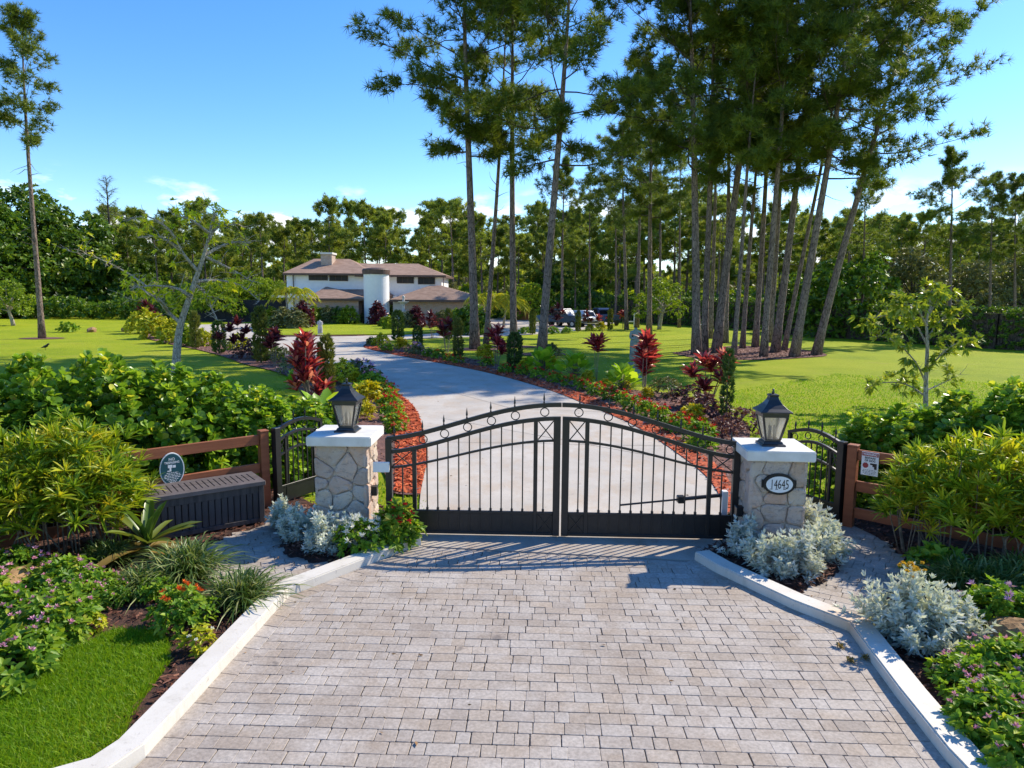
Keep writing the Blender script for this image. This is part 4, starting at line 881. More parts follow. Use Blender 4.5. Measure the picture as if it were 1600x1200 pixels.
# ------------------------------------------------------------------ stone pillars
def voronoi_face(w, h, n, seed):
    r = random.Random(seed); pts = []
    while len(pts) < n:
        c = max(((r.uniform(.0, w), r.uniform(0, h)) for _ in range(14)), key=lambda q: min([math.hypot(q[0] - p[0], (q[1] - p[1]) * 1.25) for p in pts] or [9])); pts.append(c)
    cells = []
    for i, p in enumerate(pts):
        poly = [(-.015, 0), (w + .015, 0), (w + .015, h), (-.015, h)]
        for j, q in enumerate(pts):
            if i == j: continue
            mx_, my_ = (p[0] + q[0]) / 2, (p[1] + q[1]) / 2; dx, dy = q[0] - p[0], (q[1] - p[1])
            poly = clip(poly, (mx_, my_), (mx_ - dy, my_ + dx))
            if len(poly) < 3: break
        if len(poly) > 2 and parea(poly) > .004: cells.append(poly)
    return cells
def pillar(c, hgt, body, cap, label, seed, rz=0.):
    r = empty('stone_pillar', c, rz, label, 'pillar', 'stone gate pillars'); b = body / 2; H = hgt - .13; m = MB(); m.box(-b + .03, b - .03, -b + .03, b - .03, 0, H); m.build('mortar_core', M['mortar'], r)
    for k in range(4):
        R = Matrix.Rotation(k * math.pi / 2, 4, 'Z')
        for poly in voronoi_face(body, H, 15, seed + k):
            cx = sum(p[0] for p in poly) / len(poly); cz = sum(p[1] for p in poly) / len(poly); mm = MB(); d = random.uniform(.032, .048)
            pp = roundpoly([(p[0] - cx, p[1] - cz) for p in poly], .003, .035, .008); n = len(pp)
            vs = [(x, 0, z) for x, z in pp] + [(x * .97, -d * .75, z * .97) for x, z in pp] + [(x * .80 + random.uniform(-.008, .008), -d - random.uniform(-.004, .012), z * .80) for x, z in pp] + [(0, -d * 1.12, 0)]
            fs = [(l * n + i, l * n + (i + 1) % n, l * n + n + (i + 1) % n, l * n + n + i) for l in (0, 1) for i in range(n)] + [(2 * n + i, 2 * n + (i + 1) % n, 3 * n) for i in range(n)]
            mm.add(vs, fs); mm.build('stone', M['stone'], r, M=R @ Matrix.Translation((cx - b, -b + .032, cz)))
    m = MB(); e = cap / 2; m.box(-e, e, -e, e, H, hgt); m.build('capstone', M['capstone'], r, bevel=.012, seg=2); return r
PL, PRc = Vector((-2.27, 9.42, 0)), Vector((3.37, 8.86, 0)); HL, HR = 1.43, 1.40
pillar(PL, HL, .68, .86, 'grey and pink stone pillar carrying a lantern, without a house number', 11, math.radians(-1))
pillar(PRc, HR, .68, .84, 'stone pillar carrying a lantern and the oval number plaque', 40, math.radians(-4))
def lantern(c, label):
    r = empty('pillar_lantern', c, math.radians(-3), label, 'lantern', 'lanterns on the gate pillars'); K = M['lamp']
    def sq(prof, name, bev=.003):
        m = MB(); m.lathe([(a * math.sqrt(2), z) for a, z in prof], 4); return m.build(name, K, r, bevel=bev)
    sq([(.15, 0), (.15, .02), (.125, .03), (.115, .055), (.098, .06), (.098, .085)], 'base')
    sq([(.155, .375), (.165, .38), (.165, .43), (.20, .435), (.20, .45), (.15, .485), (.10, .535), (.065, .59), (.052, .63), (.06, .635), (.06, .655), (.03, .665)], 'roof')
    m = MB(); m.lathe([(.012, .66), (.02, .685), (.008, .70), (.018, .715), (.002, .73)], 10); m.build('finial', K, r, smooth=True)
    for sx in (-1, 1):
        for sy in (-1, 1): m = MB(); m.bar([(sx * .09, sy * .09, .08), (sx * .152, sy * .152, .38)], .024, .024, (1, 0, 0)); m.build('frame_bar', K, r)
    for k in range(4):
        m = MB(); m.add([(-.088, -.088, .085), (.088, -.088, .085), (.148, -.148, .376), (-.148, -.148, .376), (-.088, -.084, .085), (.088, -.084, .085), (.148, -.144, .376), (-.148, -.144, .376)], [(0, 1, 2, 3), (7, 6, 5, 4), (0, 4, 5, 1), (3, 2, 6, 7), (0, 3, 7, 4), (1, 5, 6, 2)])
        m.build('pane', M['glass'], r, M=Matrix.Rotation(k * math.pi / 2, 4, 'Z'))
    d = MB(); d.box(-.004, .004, -.17, -.1648, .395, .412)
    for k in range(4):
        for i in range(9): pass
    for i in range(3):
        a = i * 2.1; m = MB(); m.tube([(math.cos(a) * .035, math.sin(a) * .035, .086), (math.cos(a) * .035, math.sin(a) * .035, .19)], .011, 8); m.build('candle_sleeve', M['ink'], r)
        m = MB(); m.lathe([(.006, 0), (.014, .02), (.011, .05), (.002, .075)], 8, (math.cos(a) * .035, math.sin(a) * .035, .19)); m.build('bulb', M['cream'], r, smooth=True)
lantern(PL + Vector((.02, .0, HL)), 'black four sided lantern on the pillar without a number'); lantern(PRc + Vector((-.02, 0, HR)), 'black four sided lantern on the pillar with the number plaque')
# number plaque
a = math.radians(-4); fr = PRc + Matrix.Rotation(a, 3, 'Z') @ Vector((-.0, -.372, .975)); r = empty('number_plaque', fr, a, 'oval house number plaque reading 14645 on the stone pillar', 'number plaque')
def ellipse(name, rx, rz, y0, y1, mat, par, n=40):
    m = MB(); P = [(rx * math.cos(2 * math.pi * i / n), rz * math.sin(2 * math.pi * i / n)) for i in range(n)]
    m.add([(x, y0, z) for x, z in P] + [(x * .985, y1, z * .985) for x, z in P], [tuple(range(n, 2 * n))] + [(i, (i + 1) % n, n + (i + 1) % n, n + i) for i in range(n)]); return m.build(name, mat, par)
m = MB(); m.box(-.21, .21, -.004, .02, -.05, .05); m.build('backing', M['ink'], r)
ellipse('rim', .198, .135, .02, -.022, M['ink'], r); ellipse('face', .165, .105, 0, -.026, M['white'], r)
t = text('14645', .165, M['ink'], r, (0, -.028, -.002), sx=.56, name='numerals')
for x in (-.108, -.009, .0): pass
for x0, x1 in ((-.121, -.085), (-.050, -.017), (.047, .080)): ser = MB(); ser.box(x0, x1, -.0292, -.0265, -.062, -.055); ser.build('serif', M['ink'], r)

for c, n_ in ((PL + Vector((.39, -.12, .62)), 'plain pillar'), (PRc + Vector((-.40, -.05, .52)), 'numbered pillar')):
    m = MB(); m.box(-.045, .045, -.05, .05, -.06, .06); m.box(-.05, .05, -.055, .055, .055, .068); o = m.build('sensor_box', M['black'], loc=c, bevel=.008); tag(o, 'little black sensor box on the gate side of the %s' % n_, 'sensor box', 'gate sensor boxes')
# ------------------------------------------------------------------ garden gates
def ped_gate(p, ang, label, W_=.95):
    r = empty('garden_gate', p, ang, label, 'gate', 'garden gates beside the pillars'); I = M['black']; H = 1.22
    zt = lambda s: H + .10 * math.sin(math.pi * min(1, max(0, s / W_))) ; n = 12
    def one(name, f, bev=.003): m = MB(); f(m); m.build(name, I, r, bevel=bev)
    one('hinge_post', lambda m: m.box(-.05, .05, -.05, .05, 0, H + .03)); one('latch_post', lambda m: m.box(W_ - .05, W_, -.025, .025, .05, H + .02))
    for s in (.16, W_ - .2): one('inner_post', lambda m: m.box(s, s + .04, -.02, .02, .05, zt(s) - .17))
    one('top_rail', lambda m: m.bar([(.05 + (W_ - .05) * i / n, 0, zt((W_) * i / n)) for i in range(n + 1)], .05, .05), 0)
    one('middle_rail', lambda m: m.bar([(.05 + (W_ - .1) * i / n, 0, zt(W_ * i / n) - .175) for i in range(n + 1)], .04, .04), 0)
    one('lower_rail', lambda m: m.bar([(.05 + (W_ - .1) * i / n, 0, zt(W_ * i / n) - .42) for i in range(n + 1)], .03, .03), 0)
    one('kick_panel', lambda m: (m.box(.05, W_ - .05, -.012, .012, .06, .30), m.box(.05, W_ - .05, -.022, .022, .29, .325)))
    for i in range(6):
        x = .23 + (W_ - .46) * i / 5; m = MB(); m.box(-.008, .008, -.008, .008, .325, zt(x) - .19); m.build('baluster', I, r, loc=(x, 0, 0))
    rm = MB(); rm.ring((0, 0, 0), .05, .008, 16, 5); rme = rm.mesh('ring', I, smooth=True); fm = MB(); fm.lathe([(.011, 0), (.013, .02), (.007, .03), (.018, .07), (.001, .15)], 6); fme = fm.mesh('finial', I)
    for i in range(4):
        x = .12 + (W_ - .24) * i / 3; link('ring', rme, r, loc=(x, 0, zt(x) - .0875)); link('finial', fme, r, loc=(x, 0, zt(x) + .02))
    m = MB()
    for a, b in ((0, 1), (1, 0)): m.bar([(.06, a * .001, zt(.1) - .41 + a * .2), (.155, 0, zt(.1) - .41 + b * .2)], .012, .012)
    m.build('scroll_cross', I, r)
    m = MB(); m.box(W_ - .16, W_ - .06, -.05, -.027, H - .16, H - .12); m.build('latch', M['wire'], r, bevel=.004)
ped_gate(Vector((-3.62, 10.52, 0)), math.atan2(.86, .50), 'black iron garden gate swung open beside the dark storage box')
ped_gate(Vector((4.74, 9.80, 0)), math.atan2(.88, -.46), 'black iron garden gate swung open behind the numbered pillar')
# ------------------------------------------------------------------ board fences
def fence(P0, d, n, sp, label, wire):
    r = empty('board_fence', P0, math.atan2(d.y, d.x), label, 'fence', 'rust brown board fences')
    for i in range(n + 1):
        m = MB(); m.box(-.065, .065, -.065, .065, 0, 1.2); m.box(-.07, .07, -.07, .07, 1.2, 1.225); m.build('post', M['fence'], r, loc=(i * sp, 0, 0), bevel=.006)
        if i < n:
            for z in (.24, .64, 1.08): m = MB(); m.box(.067, sp - .067, -.024, .024, -.075, .075); m.build('rail', M['fence'], r, loc=(i * sp, 0, z + random.uniform(-.006, .006)), bevel=.005)
    if wire:
        m = MB(); L = n * sp
        for i in range(int(L / .07)): m.tube([(.1 + i * .07, wire * .03, .06), (.1 + i * .07, wire * .03, .62)], .0013, 3, False)
        for z in np.arange(.08, .62, .09): m.tube([(.05, wire * .03, z), (L, wire * .03, z)], .0013, 3, False)
        m.build('wire_mesh', M['wire'], r)
fence(Vector((-3.80, 10.47, 0)), Vector((-.745, -.667, 0)), 3, 2.2, 'rust brown three rail fence with wire mesh behind the storage box', -1)
fence(Vector((4.86, 9.72, 0)), Vector((.735, -.678, 0)), 3, 2.2, 'rust brown three rail fence carrying the white warning sign', 0)
# ------------------------------------------------------------------ storage box (front right corner at fr)
d = Vector((-.80, -.60, 0)).normalized(); ang = math.atan2(-d.y, -d.x)   # local +x runs right along the front
BL, BD, BH = 1.5, .62, .60
r = empty('storage_box', Vector((-3.52, 9.66, .045)) + d * BL, ang, 'dark brown resin storage box with slatted front below the oval sign', 'storage box')
K = M['resin']; m = MB(); m.box(.05, BL - .05, .05, BD - .05, .02, BH - .06); m.build('liner', M['ink'], r)
for x in (0, BL - .075):
    for y in (0, BD - .075): m = MB(); m.box(x, x + .075, y, y + .075, 0, BH - .055); m.build('corner_post', K, r, bevel=.006)
m = MB(); m.box(.075, BL - .075, .012, .05, BH - .16, BH - .06); m.build('top_band', K, r, bevel=.004)
m = MB(); m.box(.075, BL - .075, .008, .05, 0.01, .075); m.build('bottom_band', K, r, bevel=.004)
n = 16; w = (BL - .15) / n
for i in range(n): m = MB(); m.box(-w / 2 + .005, w / 2 - .005, .02, .05, .075, BH - .16); m.build('slat', K, r, loc=(.075 + w * (i + .5), 0, 0), bevel=.003)
for i in range(6): ww = (BD - .15) / 6; m = MB(); m.box(BL - .05, BL - .02, .075 + ww * i + .004, .075 + ww * (i + 1) - .004, .075, BH - .06); m.build('end_slat', K, r, bevel=.003)
lid = empty('lid', (0, 0, 0)); lid.parent = r
for nm, b in (('lid_rim', (-.02, BL + .02, -.025, .10)), ('lid_rim', (-.02, BL + .02, BD - .09, BD + .02)), ('lid_rim', (-.02, .09, .10, BD - .09)), ('lid_rim', (BL - .09, BL + .02, .10, BD - .09))):
    m = MB(); m.box(*b, BH - .055, BH + .01); m.build(nm, M['resin_sunlit'], lid, bevel=.006)
n = 17; w = (BL - .18) / n
for i in range(n): m = MB(); m.box(-w / 2 + .005, w / 2 - .005, .10, BD - .09, BH - .05, BH + .006); m.build('lid_slat', M['resin_sunlit'], lid, loc=(.09 + w * (i + .5), 0, 0), bevel=.004)
# ------------------------------------------------------------------ signs
def along(P0, dd, t): return P0 + dd * t
fd = Vector((-.745, -.667, 0)); nf = Vector((.667, -.745, 0))
c = along(Vector((-3.80, 10.47, 0)), fd, 1.33) + nf * .05; r = empty('no_trespassing_sign', c + Vector((0, 0, .84)), math.atan2(-fd.y, -fd.x), 'oval dark teal NO TRESPASSING sign with camera symbol on brown fence', 'sign')
ellipse('rim', .165, .235, .012, -.004, M['white'], r); ellipse('face', .152, .222, 0, -.0065, M['teal'], r)
text('NO', .052, M['white'], r, (0, -.0075, .142), bold=.001); text('TRESPASSING', .042, M['white'], r, (0, -.0075, .095), sx=.78, bold=.001)
m = MB(); m.box(-.055, .005, -.0085, -.006, .022, .065); m.box(.012, .048, -.0085, -.006, .020, .056); m.box(-.035, -.012, -.0085, -.006, -.015, .022); m.box(-.065, -.012, -.0085, -.006, -.028, -.014); m.build('camera_symbol', M['white'], r)
m = MB()
for k, (z, w) in enumerate(((-.055, .075), (-.078, .10), (-.10, .112), (-.122, .108), (-.146, .08), (-.168, .055), (-.188, .04))):
    x = -w
    while x < w: l = random.uniform(.012, .034); m.box(x, min(x + l, w), -.0078, -.006, z, z + .009); x += l + .008
m.build('small_print', M['white'], r)
fd2 = Vector((.735, -.678, 0)); nf2 = Vector((-.678, -.735, 0))
c = Vector((4.86, 9.72, 0)) + fd2 * .24 + nf2 * .05; r = empty('warning_sign', c + Vector((0, 0, .99)), math.atan2(fd2.y, fd2.x), 'white WARNING sign with red band and pistol symbol on fence rail', 'sign')
m = MB(); m.box(-.11, .11, -.002, .004, -.165, .165); m.build('plate', M['white'], r, bevel=.001)
m = MB(); m.box(-.105, .105, -.0045, -.0022, .108, .158); m.build('red_band', M['red'], r)
text('WARNING', .044, M['white'], r, (0, -.006, .133), sx=.85, ext=.0008, bold=.001); text('BEWARE', .040, M['ink'], r, (0, -.0035, .082), sx=.9, ext=.0008, bold=.001); text('OF DOG', .040, M['ink'], r, (0, -.0035, .044), sx=.9, ext=.0008, bold=.001)
m = MB(); m.add([(-.055 + .04 * math.cos(math.pi / 8 + k * math.pi / 4), y, -.025 + .04 * math.sin(math.pi / 8 + k * math.pi / 4)) for y in (-.0022, -.0045) for k in range(8)], [tuple(range(8, 16))] + [(k, (k + 1) % 8, 8 + (k + 1) % 8, 8 + k) for k in range(8)]); m.build('octagon', M['red'], r)
m = MB(); m.box(.005, .09, -.0045, -.0022, -.012, .012); m.box(.058, .09, -.0046, -.0022, -.07, -.01); m.box(.035, .06, -.0044, -.0022, -.035, -.012); m.build('pistol_symbol', M['ink'], r)
m = MB()
for z, w in ((-.092, .08), (-.112, .09), (-.132, .085), (-.15, .06)):
    x = -w
    while x < w: l = random.uniform(.012, .03); m.box(x, min(x + l, w), -.0032, -.0021, z, z + .006); x += l + .008
m.build('small_print', M['ink'], r)
# ------------------------------------------------------------------ rocks
def rock(p, s, label, group='field rocks', sq=.6):
    bm = bmesh.new(); bmesh.ops.create_icosphere(bm, subdivisions=3, radius=1)
    ph = [Vector((random.gauss(0, 1), random.gauss(0, 1), random.gauss(0, 1))).normalized() for _ in range(9)]
    for v in bm.verts:
        n = v.co.normalized(); k = 1.
        for q in ph: k = min(k, .72 / max(.3, n.dot(q)))
        v.co = Vector((n.x * s, n.y * s * .7, n.z * s * sq)) * (k + random.uniform(-.015, .015))
    me = bpy.data.meshes.new('rock'); bm.to_mesh(me); bm.free(); me.materials.append(M['rock']); return tag(link('rock', me, None, p + Vector((0, 0, s * sq * .35)), (0, 0, random.uniform(0, 3))), label, 'rock', group)
rock(gp(46, 925, 0), .34, 'tan rock half buried among pink flowering plants near the storage box side', sq=.75); rock(gp(1592, 1022, 0), .40, 'large tan rock beside the silver bush and purple flowers', sq=.75)
rock(gp(143, 519), .55, 'small orange rock out on the lawn beside the little sapling'); rock(gp(197, 518), .55, 'small orange rock on the lawn beside the yellow shrubs')

# ------------------------------------------------------------------ house
HD = 76.
hx = lambda px, d=HD: hp(px, 470, d).x
hz = lambda py, d=HD, px=600: hp(px, py, d).z
H_ = empty('house', (hx(590), HD, 0), 0, 'white two storey house with brown hip roofs and round stair tower', 'house')
hw = pmat('white_siding', (.82, .82, .82), (.87, .87, .87), 3, .6); rf = pmat('brown_shingles', (.26, .165, .115), (.38, .25, .18), 2.2, .9, bmp=.6, bscale=7, bd=.05, stretch=(.6, 1, 3)); fas = pmat('brown_fascia', (.10, .06, .045), (.14, .085, .065), 3, .6)
hst = stone_mat('house_stone', sc=1.6); gl = pmat('dark_window_glass', (.012, .012, .013), (.03, .028, .026), 1, .45, spec=.3); dk = pmat('dark_screen', (.012, .014, .02), (.02, .022, .03), 3, .8); dr = pmat('oxblood_door', (.08, .015, .012), (.11, .02, .015), 3, .5); wf = M['white']
ox, oy = hx(590), HD
def hb(name, px0, px1, d0, d1, z0, z1, mat, par=H_, bev=0.):
    m = MB(); m.box(hx(px0, d0) - ox, hx(px1, d0) - ox, d0 - oy, d1 - oy, z0, z1); return m.build(name, mat, par, bevel=bev)
ze = hz(430, 80); zl = hz(469, HD)
w1 = hb('upper_wall', 449, 690, 79.5, 88, 0, ze, hw)
for k in range(int((ze - 2.7) / .28)):
    m = MB(); m.box(hx(449.3, 79.5) - ox, hx(689.6, 79.5) - ox, 3.48, 3.5, 2.7 + k * .28, 2.7 + k * .28 + .262); m.build('siding_board', hw, w1)
def hip(name, x0, x1, y0, y1, z0, zr, xa, xb, par=H_, th=.22):
    ym = (y0 + y1) / 2; m = MB(); V = [(x0, y0, z0), (x1, y0, z0), (x1, y1, z0), (x0, y1, z0), (xa, ym, zr), (xb, ym, zr)]
    m.add(V, [(0, 1, 5, 4), (1, 2, 5), (2, 3, 4, 5), (3, 0, 4), (3, 2, 1, 0)]); o = m.build(name, rf, par)
    m = MB(); m.box(x0 + .01, x1 - .01, y0 + .01, y1 - .01, z0 - th, z0 - .004); m.build('fascia', fas, o); return o
X = lambda px, d: hx(px, d) - ox
rl = hip('roof', X(443, 78.7), X(585, 78.7), 2.6, 13, hz(426.5, 78.7, 443), hz(404, 83, 520), X(490, 83), X(545, 83)); rr_ = hip('roof', X(555, 78.7), X(697, 78.7), 2.65, 12.5, hz(430, 78.7, 690), hz(411.5, 83, 620), X(560, 83), X(653, 83))
hip('lower_roof', X(478, 75.2), X(574, 75.2), -.8, 5.0, hz(466, 75.2, 478), hz(448, 78, 510), X(509, 78), X(512, 78)); hip('lower_roof', X(608, 74.8), X(765, 74.8), -1.2, 5.2, hz(468.5, 74.8, 690), hz(446, 78, 675), X(672, 78), X(690, 78))
hip('porch_roof', X(515, 77.4), X(612, 77.4), 1.4, 4.2, hz(462, 77.4), hz(452, 79, 560), X(530, 79), X(600, 79))
hb('stone_wing', 480.5, 560, HD, 82, 0, hz(468.5), hst); hb('stone_wing', 632, 757, HD, 82, 0, hz(471), hst); hb('side_wall', 614, 632, HD + .3, 80, 0, hz(471), hw)
hb('entry_wall', 560, 620, 78.2, 79.4, 0, hz(462), hw)
hb('door', 561, 569, 78.05, 78.3, 0, 2.6, dr); hb('doorway', 606, 614, 78.05, 78.3, 0, 2.6, gl)
m = MB(); tw = 19.7 * 74.7 / CAM_F; m.lathe([(tw, 0), (tw, hz(428.5, 74.5))], 40); m.build('stair_tower', hw, H_, loc=(X(587.5, 75.2), -.4, 0), smooth=False)
m = MB(); m.lathe([(tw + .12, hz(428.3, 74.5)), (tw + .14, hz(421.5, 74.5)), (tw + .02, hz(419.5, 74.5)), (.3, hz(417.5, 74.5))], 40); m.build('tower_band', fas, H_, loc=(X(587.5, 75.2), -.4, 0))
for a, b, y0, y1 in ((484, 512, 428, 438), (516, 543.5, 429, 438.8), (621, 646, 432.5, 441.8), (654, 679, 433.5, 443)):
    f = hb('window', a - .7, b + .7, 79.36, 79.47, hz(y1 + .7, 79.4, 590), hz(y0 - .7, 79.4, 590), fas); hb('pane', a, b, 79.33, 79.355, hz(y1, 79.4), hz(y0, 79.4), gl, f)
    for q in (1, 2): hb('mullion', a + (b - a) * q / 3 - .22, a + (b - a) * q / 3 + .22, 79.31, 79.328, hz(y1, 79.4), hz(y0, 79.4), fas, f)
ch = hb('chimney', 503, 520, 81.5, 83.2, 5, hz(398, 81.5), hst); hb('chimney_cap', 502, 521, 81.3, 83.4, hz(398, 81.5) + .005, hz(395, 81.5), M['capstone'], ch)
for px in (459, 693): hb('downpipe', px - .7, px + .3, 79.25, 79.4, 0, ze, fas)
hb('awning', 424, 481, 77, 82, hz(466, 77), hz(462.5, 77), M['white'])
r = empty('privacy_fence', hp(300, 505, 80) * 1, 0, 'black screened fence running from the house behind the bright shrub', 'fence'); r.location.z = 0
for i in range(18):
    m = MB(); m.box(i * .78, i * .78 + .76, 0, .06, 0, 2.5); m.build('panel', dk, r)
# ------------------------------------------------------------------ cars
cgl = pmat('car_window_glass', (.010, .011, .013), (.02, .021, .024), 1, .2, spec=.12)
def car(p, ang, kind, paint, label, name='parked_car', cat='car'):
    r = empty(name, p, ang, label, cat, 'vehicles parked by the house'); pm = pmat('car_paint_' + kind + str(len(bpy.data.materials)), paint, tuple(c * 1.08 for c in paint), 2, .25, .1, spec=.7); L_ = {'suv': 4.7, 'pickup': 5.8}[kind]; w = .95; h = 1.72 if kind == 'suv' else 1.9
    if kind == 'suv': prof = [(0, .35), (0, .95), (.12, 1.05), (.45, 1.62), (.8, h), (2.3, h - .02), (3.1, 1.12), (4.4, .98), (4.68, .8), (4.7, .35)]
    else: prof = [(0, .5), (0, 1.15), (2.0, 1.17), (2.05, 1.72), (2.3, h), (3.5, h), (4.15, 1.22), (5.5, 1.12), (5.78, .95), (5.8, .5)]
    n = len(prof); m = MB(); V = []
    for y, k in ((-w, 0), (-w * .9, 1), (w * .9, 1), (w, 0)):
        for x, z in prof: V.append((x, y * (1 if z < 1.15 else .86), z + 0))
    m.add(V[:n] + V[3 * n:], [tuple(range(n)), tuple(range(2 * n - 1, n - 1, -1))] + [(i, n + i, n + (i + 1) % n, (i + 1) % n) for i in range(n)]); m.build('body', pm, r, bevel=.05, seg=2)
    for x in (.95, L_ - 1.0):
        for s in (-1, 1):
            q = MB(); q.tube([(x, s * .98, .36), (x, s * .74, .36)], .36, 16); wo = q.build('wheel', M['ink'], r); q = MB(); q.tube([(x, s * .995, .36), (x, s * .9, .36)], .2, 10); q.build('rim', M['wire'], wo)
    x0, x1 = (.55, 2.75) if kind == 'suv' else (2.2, 3.7)
    for s in (-1, 1):
        q = MB(); zb, zt_ = 1.14, h - .14; y1 = s * w * .875
        q.add([(x0 - .08, y1 + s * .03, zb), (x1 + .25, y1 + s * .03, zb), (x1 - .35, y1 - s * .005, zt_), (x0 + .15, y1 - s * .005, zt_)], [(0, 1, 2, 3)]); q.build('side_window', cgl, r)
    q = MB(); fx = (2.36, 3.02) if kind == 'suv' else (3.56, 4.08); q.add([(fx[0] + .02, -.72, h - .07), (fx[1] + .03, -.76, 1.2), (fx[1] + .03, .76, 1.2), (fx[0] + .02, .72, h - .07)], [(0, 1, 2, 3)]); q.build('windscreen', cgl, r)
    q = MB(); b = [(.17, 1.12), (.41, 1.56)] if kind == 'suv' else [(2.04, 1.25), (2.05, 1.68)]; q.add([(b[0][0] - .04, -.7, b[0][1]), (b[1][0] - .04, -.66, b[1][1]), (b[1][0] - .04, .66, b[1][1]), (b[0][0] - .04, .7, b[0][1])], [(0, 1, 2, 3)]); q.build('rear_window', cgl, r)
    for s in (-1, 1): q = MB(); q.box(-.02, .05, s * .8 - .1, s * .8 + .1, .8, 1.0); q.build('tail_light', M['red'], r); q = MB(); q.box(L_ - .06, L_ + .01, s * .72 - .14, s * .72 + .14, .74, .88); q.build('headlight', M['white'], r)
    q = MB(); q.box(-.06, .06, -.9, .9, .42, .62); q.build('bumper', M['ink'], r)
car(gp(843, 509), math.radians(-38), 'pickup', (.045, .07, .10), 'grey blue pickup facing forward behind a red leaved plant', cat='pickup truck')
car(gp(925, 511), math.radians(136), 'suv', (.72, .73, .74), 'white sport utility car between the two pickups, tail this way')
car(gp(958, 509.5), math.radians(108), 'pickup', (.02, .045, .11), 'dark blue pickup with its tailgate turned to the lawn', cat='pickup truck')
m = MB(); m.box(0, 2.6, -.4, .4, 0, .9); m.box(.1, 2.5, -.3, .3, .9, 1.2); tag(m.build('wood_stack', pmat('orange_wood', (.35, .14, .05), (.45, .2, .08), 4, .8), loc=gp(806, 500), bevel=.03), 'low orange brown wood pile at the far edge of the drive', 'wood pile')
# ------------------------------------------------------------------ fountain and statues
cs = pmat('cast_stone', (.42, .41, .38), (.56, .55, .51), 3, .85, bmp=.5, bscale=9); vb = pmat('verdigris_stone', (.16, .2, .17), (.28, .32, .28), 5, .85, bmp=.5, bscale=14)
p = gp(631, 511); r = empty('fountain', p, 0, 'two tier grey stone fountain in front of the stair tower', 'fountain')
m = MB(); m.lathe([(1.5, 0), (1.55, .45), (1.5, .55), (1.3, .5), (1.25, .4)], 24); m.build('basin', cs, r)
m = MB(); m.lathe([(.5, .4), (.3, .7), (.26, 1.2), (.34, 1.3)], 16); m.build('pedestal', cs, r, smooth=True)
m = MB(); m.lathe([(.2, 1.25), (.9, 1.52), (.95, 1.6), (.85, 1.6), (.2, 1.5)], 24); m.build('lower_bowl', cs, r)
m = MB(); m.lathe([(.2, 1.5), (.13, 1.8), (.12, 2.2), (.2, 2.3)], 12); m.build('column', cs, r, smooth=True)
m = MB(); m.lathe([(.1, 2.25), (.52, 2.48), (.56, 2.55), (.48, 2.55), (.1, 2.5)], 20); m.build('upper_bowl', cs, r)
m = MB(); m.lathe([(.1, 2.5), (.14, 2.7), (.08, 2.8), (.17, 2.92), (.13, 3.05), (.02, 3.18)], 12); m.build('finial', cs, r, smooth=True)
def statue(p, h, mat, label, ped):
    r = empty('garden_statue', p, .3, label, 'statue', 'garden statues'); k = h / 1.7
    if ped: m = MB(); m.box(-.24, .24, -.24, .24, 0, ped * .2); m.box(-.18, .18, -.18, .18, ped * .2, ped * .85); m.box(-.23, .23, -.23, .23, ped * .85, ped); m.build('pedestal', mat, r, bevel=.015)
    me = bpy.data.meshes.new('figure'); J = [(0, 0, .95), (0, 0, 1.15), (0, 0, 1.36), (0, -.02, 1.47), (0, -.03, 1.58), (-.11, 0, .9), (-.12, -.03, .5), (-.12, 0, .05), (.11, 0, .9), (.12, .03, .5), (.12, .02, .05), (-.2, 0, 1.36), (-.28, -.04, 1.12), (-.12, -.2, 1.08), (.2, 0, 1.36), (.28, -.04, 1.12), (.12, -.2, 1.1)]
    E = [(0, 1), (1, 2), (2, 3), (3, 4), (0, 5), (5, 6), (6, 7), (0, 8), (8, 9), (9, 10), (2, 11), (11, 12), (12, 13), (2, 14), (14, 15), (15, 16)]; Rr = [.19, .17, .17, .06, .11, .16, .16, .17, .16, .16, .17, .085, .07, .055, .085, .07, .055]
    me.from_pydata([(x * k, y * k, z * k + ped) for x, y, z in J], E, []); o = link('figure', me, r); me.materials.append(mat); s = o.modifiers.new('skin', 'SKIN'); 
    if not me.skin_vertices: o.modifiers.clear(); bm = bmesh.new(); bm.from_mesh(me); bm.verts.layers.skin.verify(); bm.to_mesh(me); bm.free(); s = o.modifiers.new('skin', 'SKIN')
    for i, v in enumerate(me.skin_vertices[0].data): v.radius = (Rr[i] * k, Rr[i] * k); v.use_root = i == 0
    o.modifiers.new('sub', 'SUBSURF').levels = 1; o.modifiers['sub'].render_levels = 1
statue(gp(991, 592), 1.5, vb, 'greenish grey statue standing behind the tall red leaved plant', .65)
statue(gp(500.5, 525.5), 1.2, cs, 'small pale statue standing alone on the round drive lawn', .15)
# ------------------------------------------------------------------ play set, hoop, post, bird, sapling
wd = pmat('play_wood', (.16, .075, .035), (.24, .12, .06), 4, .8); sg = pmat('green_plastic', (.012, .10, .10), (.015, .13, .125), 4, .4)
p = gp(72, 494); r = empty('play_set', p, .05, 'wooden play tower with a teal slide under the dark trees', 'play set'); k = 1.25
for x in (0, 1.7):
    for y in (0, 1.4): m = MB(); m.box(x - .06, x + .06, y - .06, y + .06, 0, 2.7 * k); m.build('post', wd, r)
m = MB(); m.box(-.1, 1.8, -.1, 1.5, 1.2, 1.3); m.build('platform', wd, r)
for y in (0, 1.4): m = MB(); m.box(-.2, 1.9, y - .05, y + .05, 2.6 * k, 2.75 * k); m.build('beam', wd, r)
for i in range(7): m = MB(); m.box(i * .27, i * .27 + .1, -.09, -.05, 1.3, 2.0); m.build('railing_slat', wd, r)
m = MB(); m.bar([(1.8, .4, 1.35), (2.7, .3, .75), (3.3, .2, .25), (3.8, .15, .15)], .55, .05); 
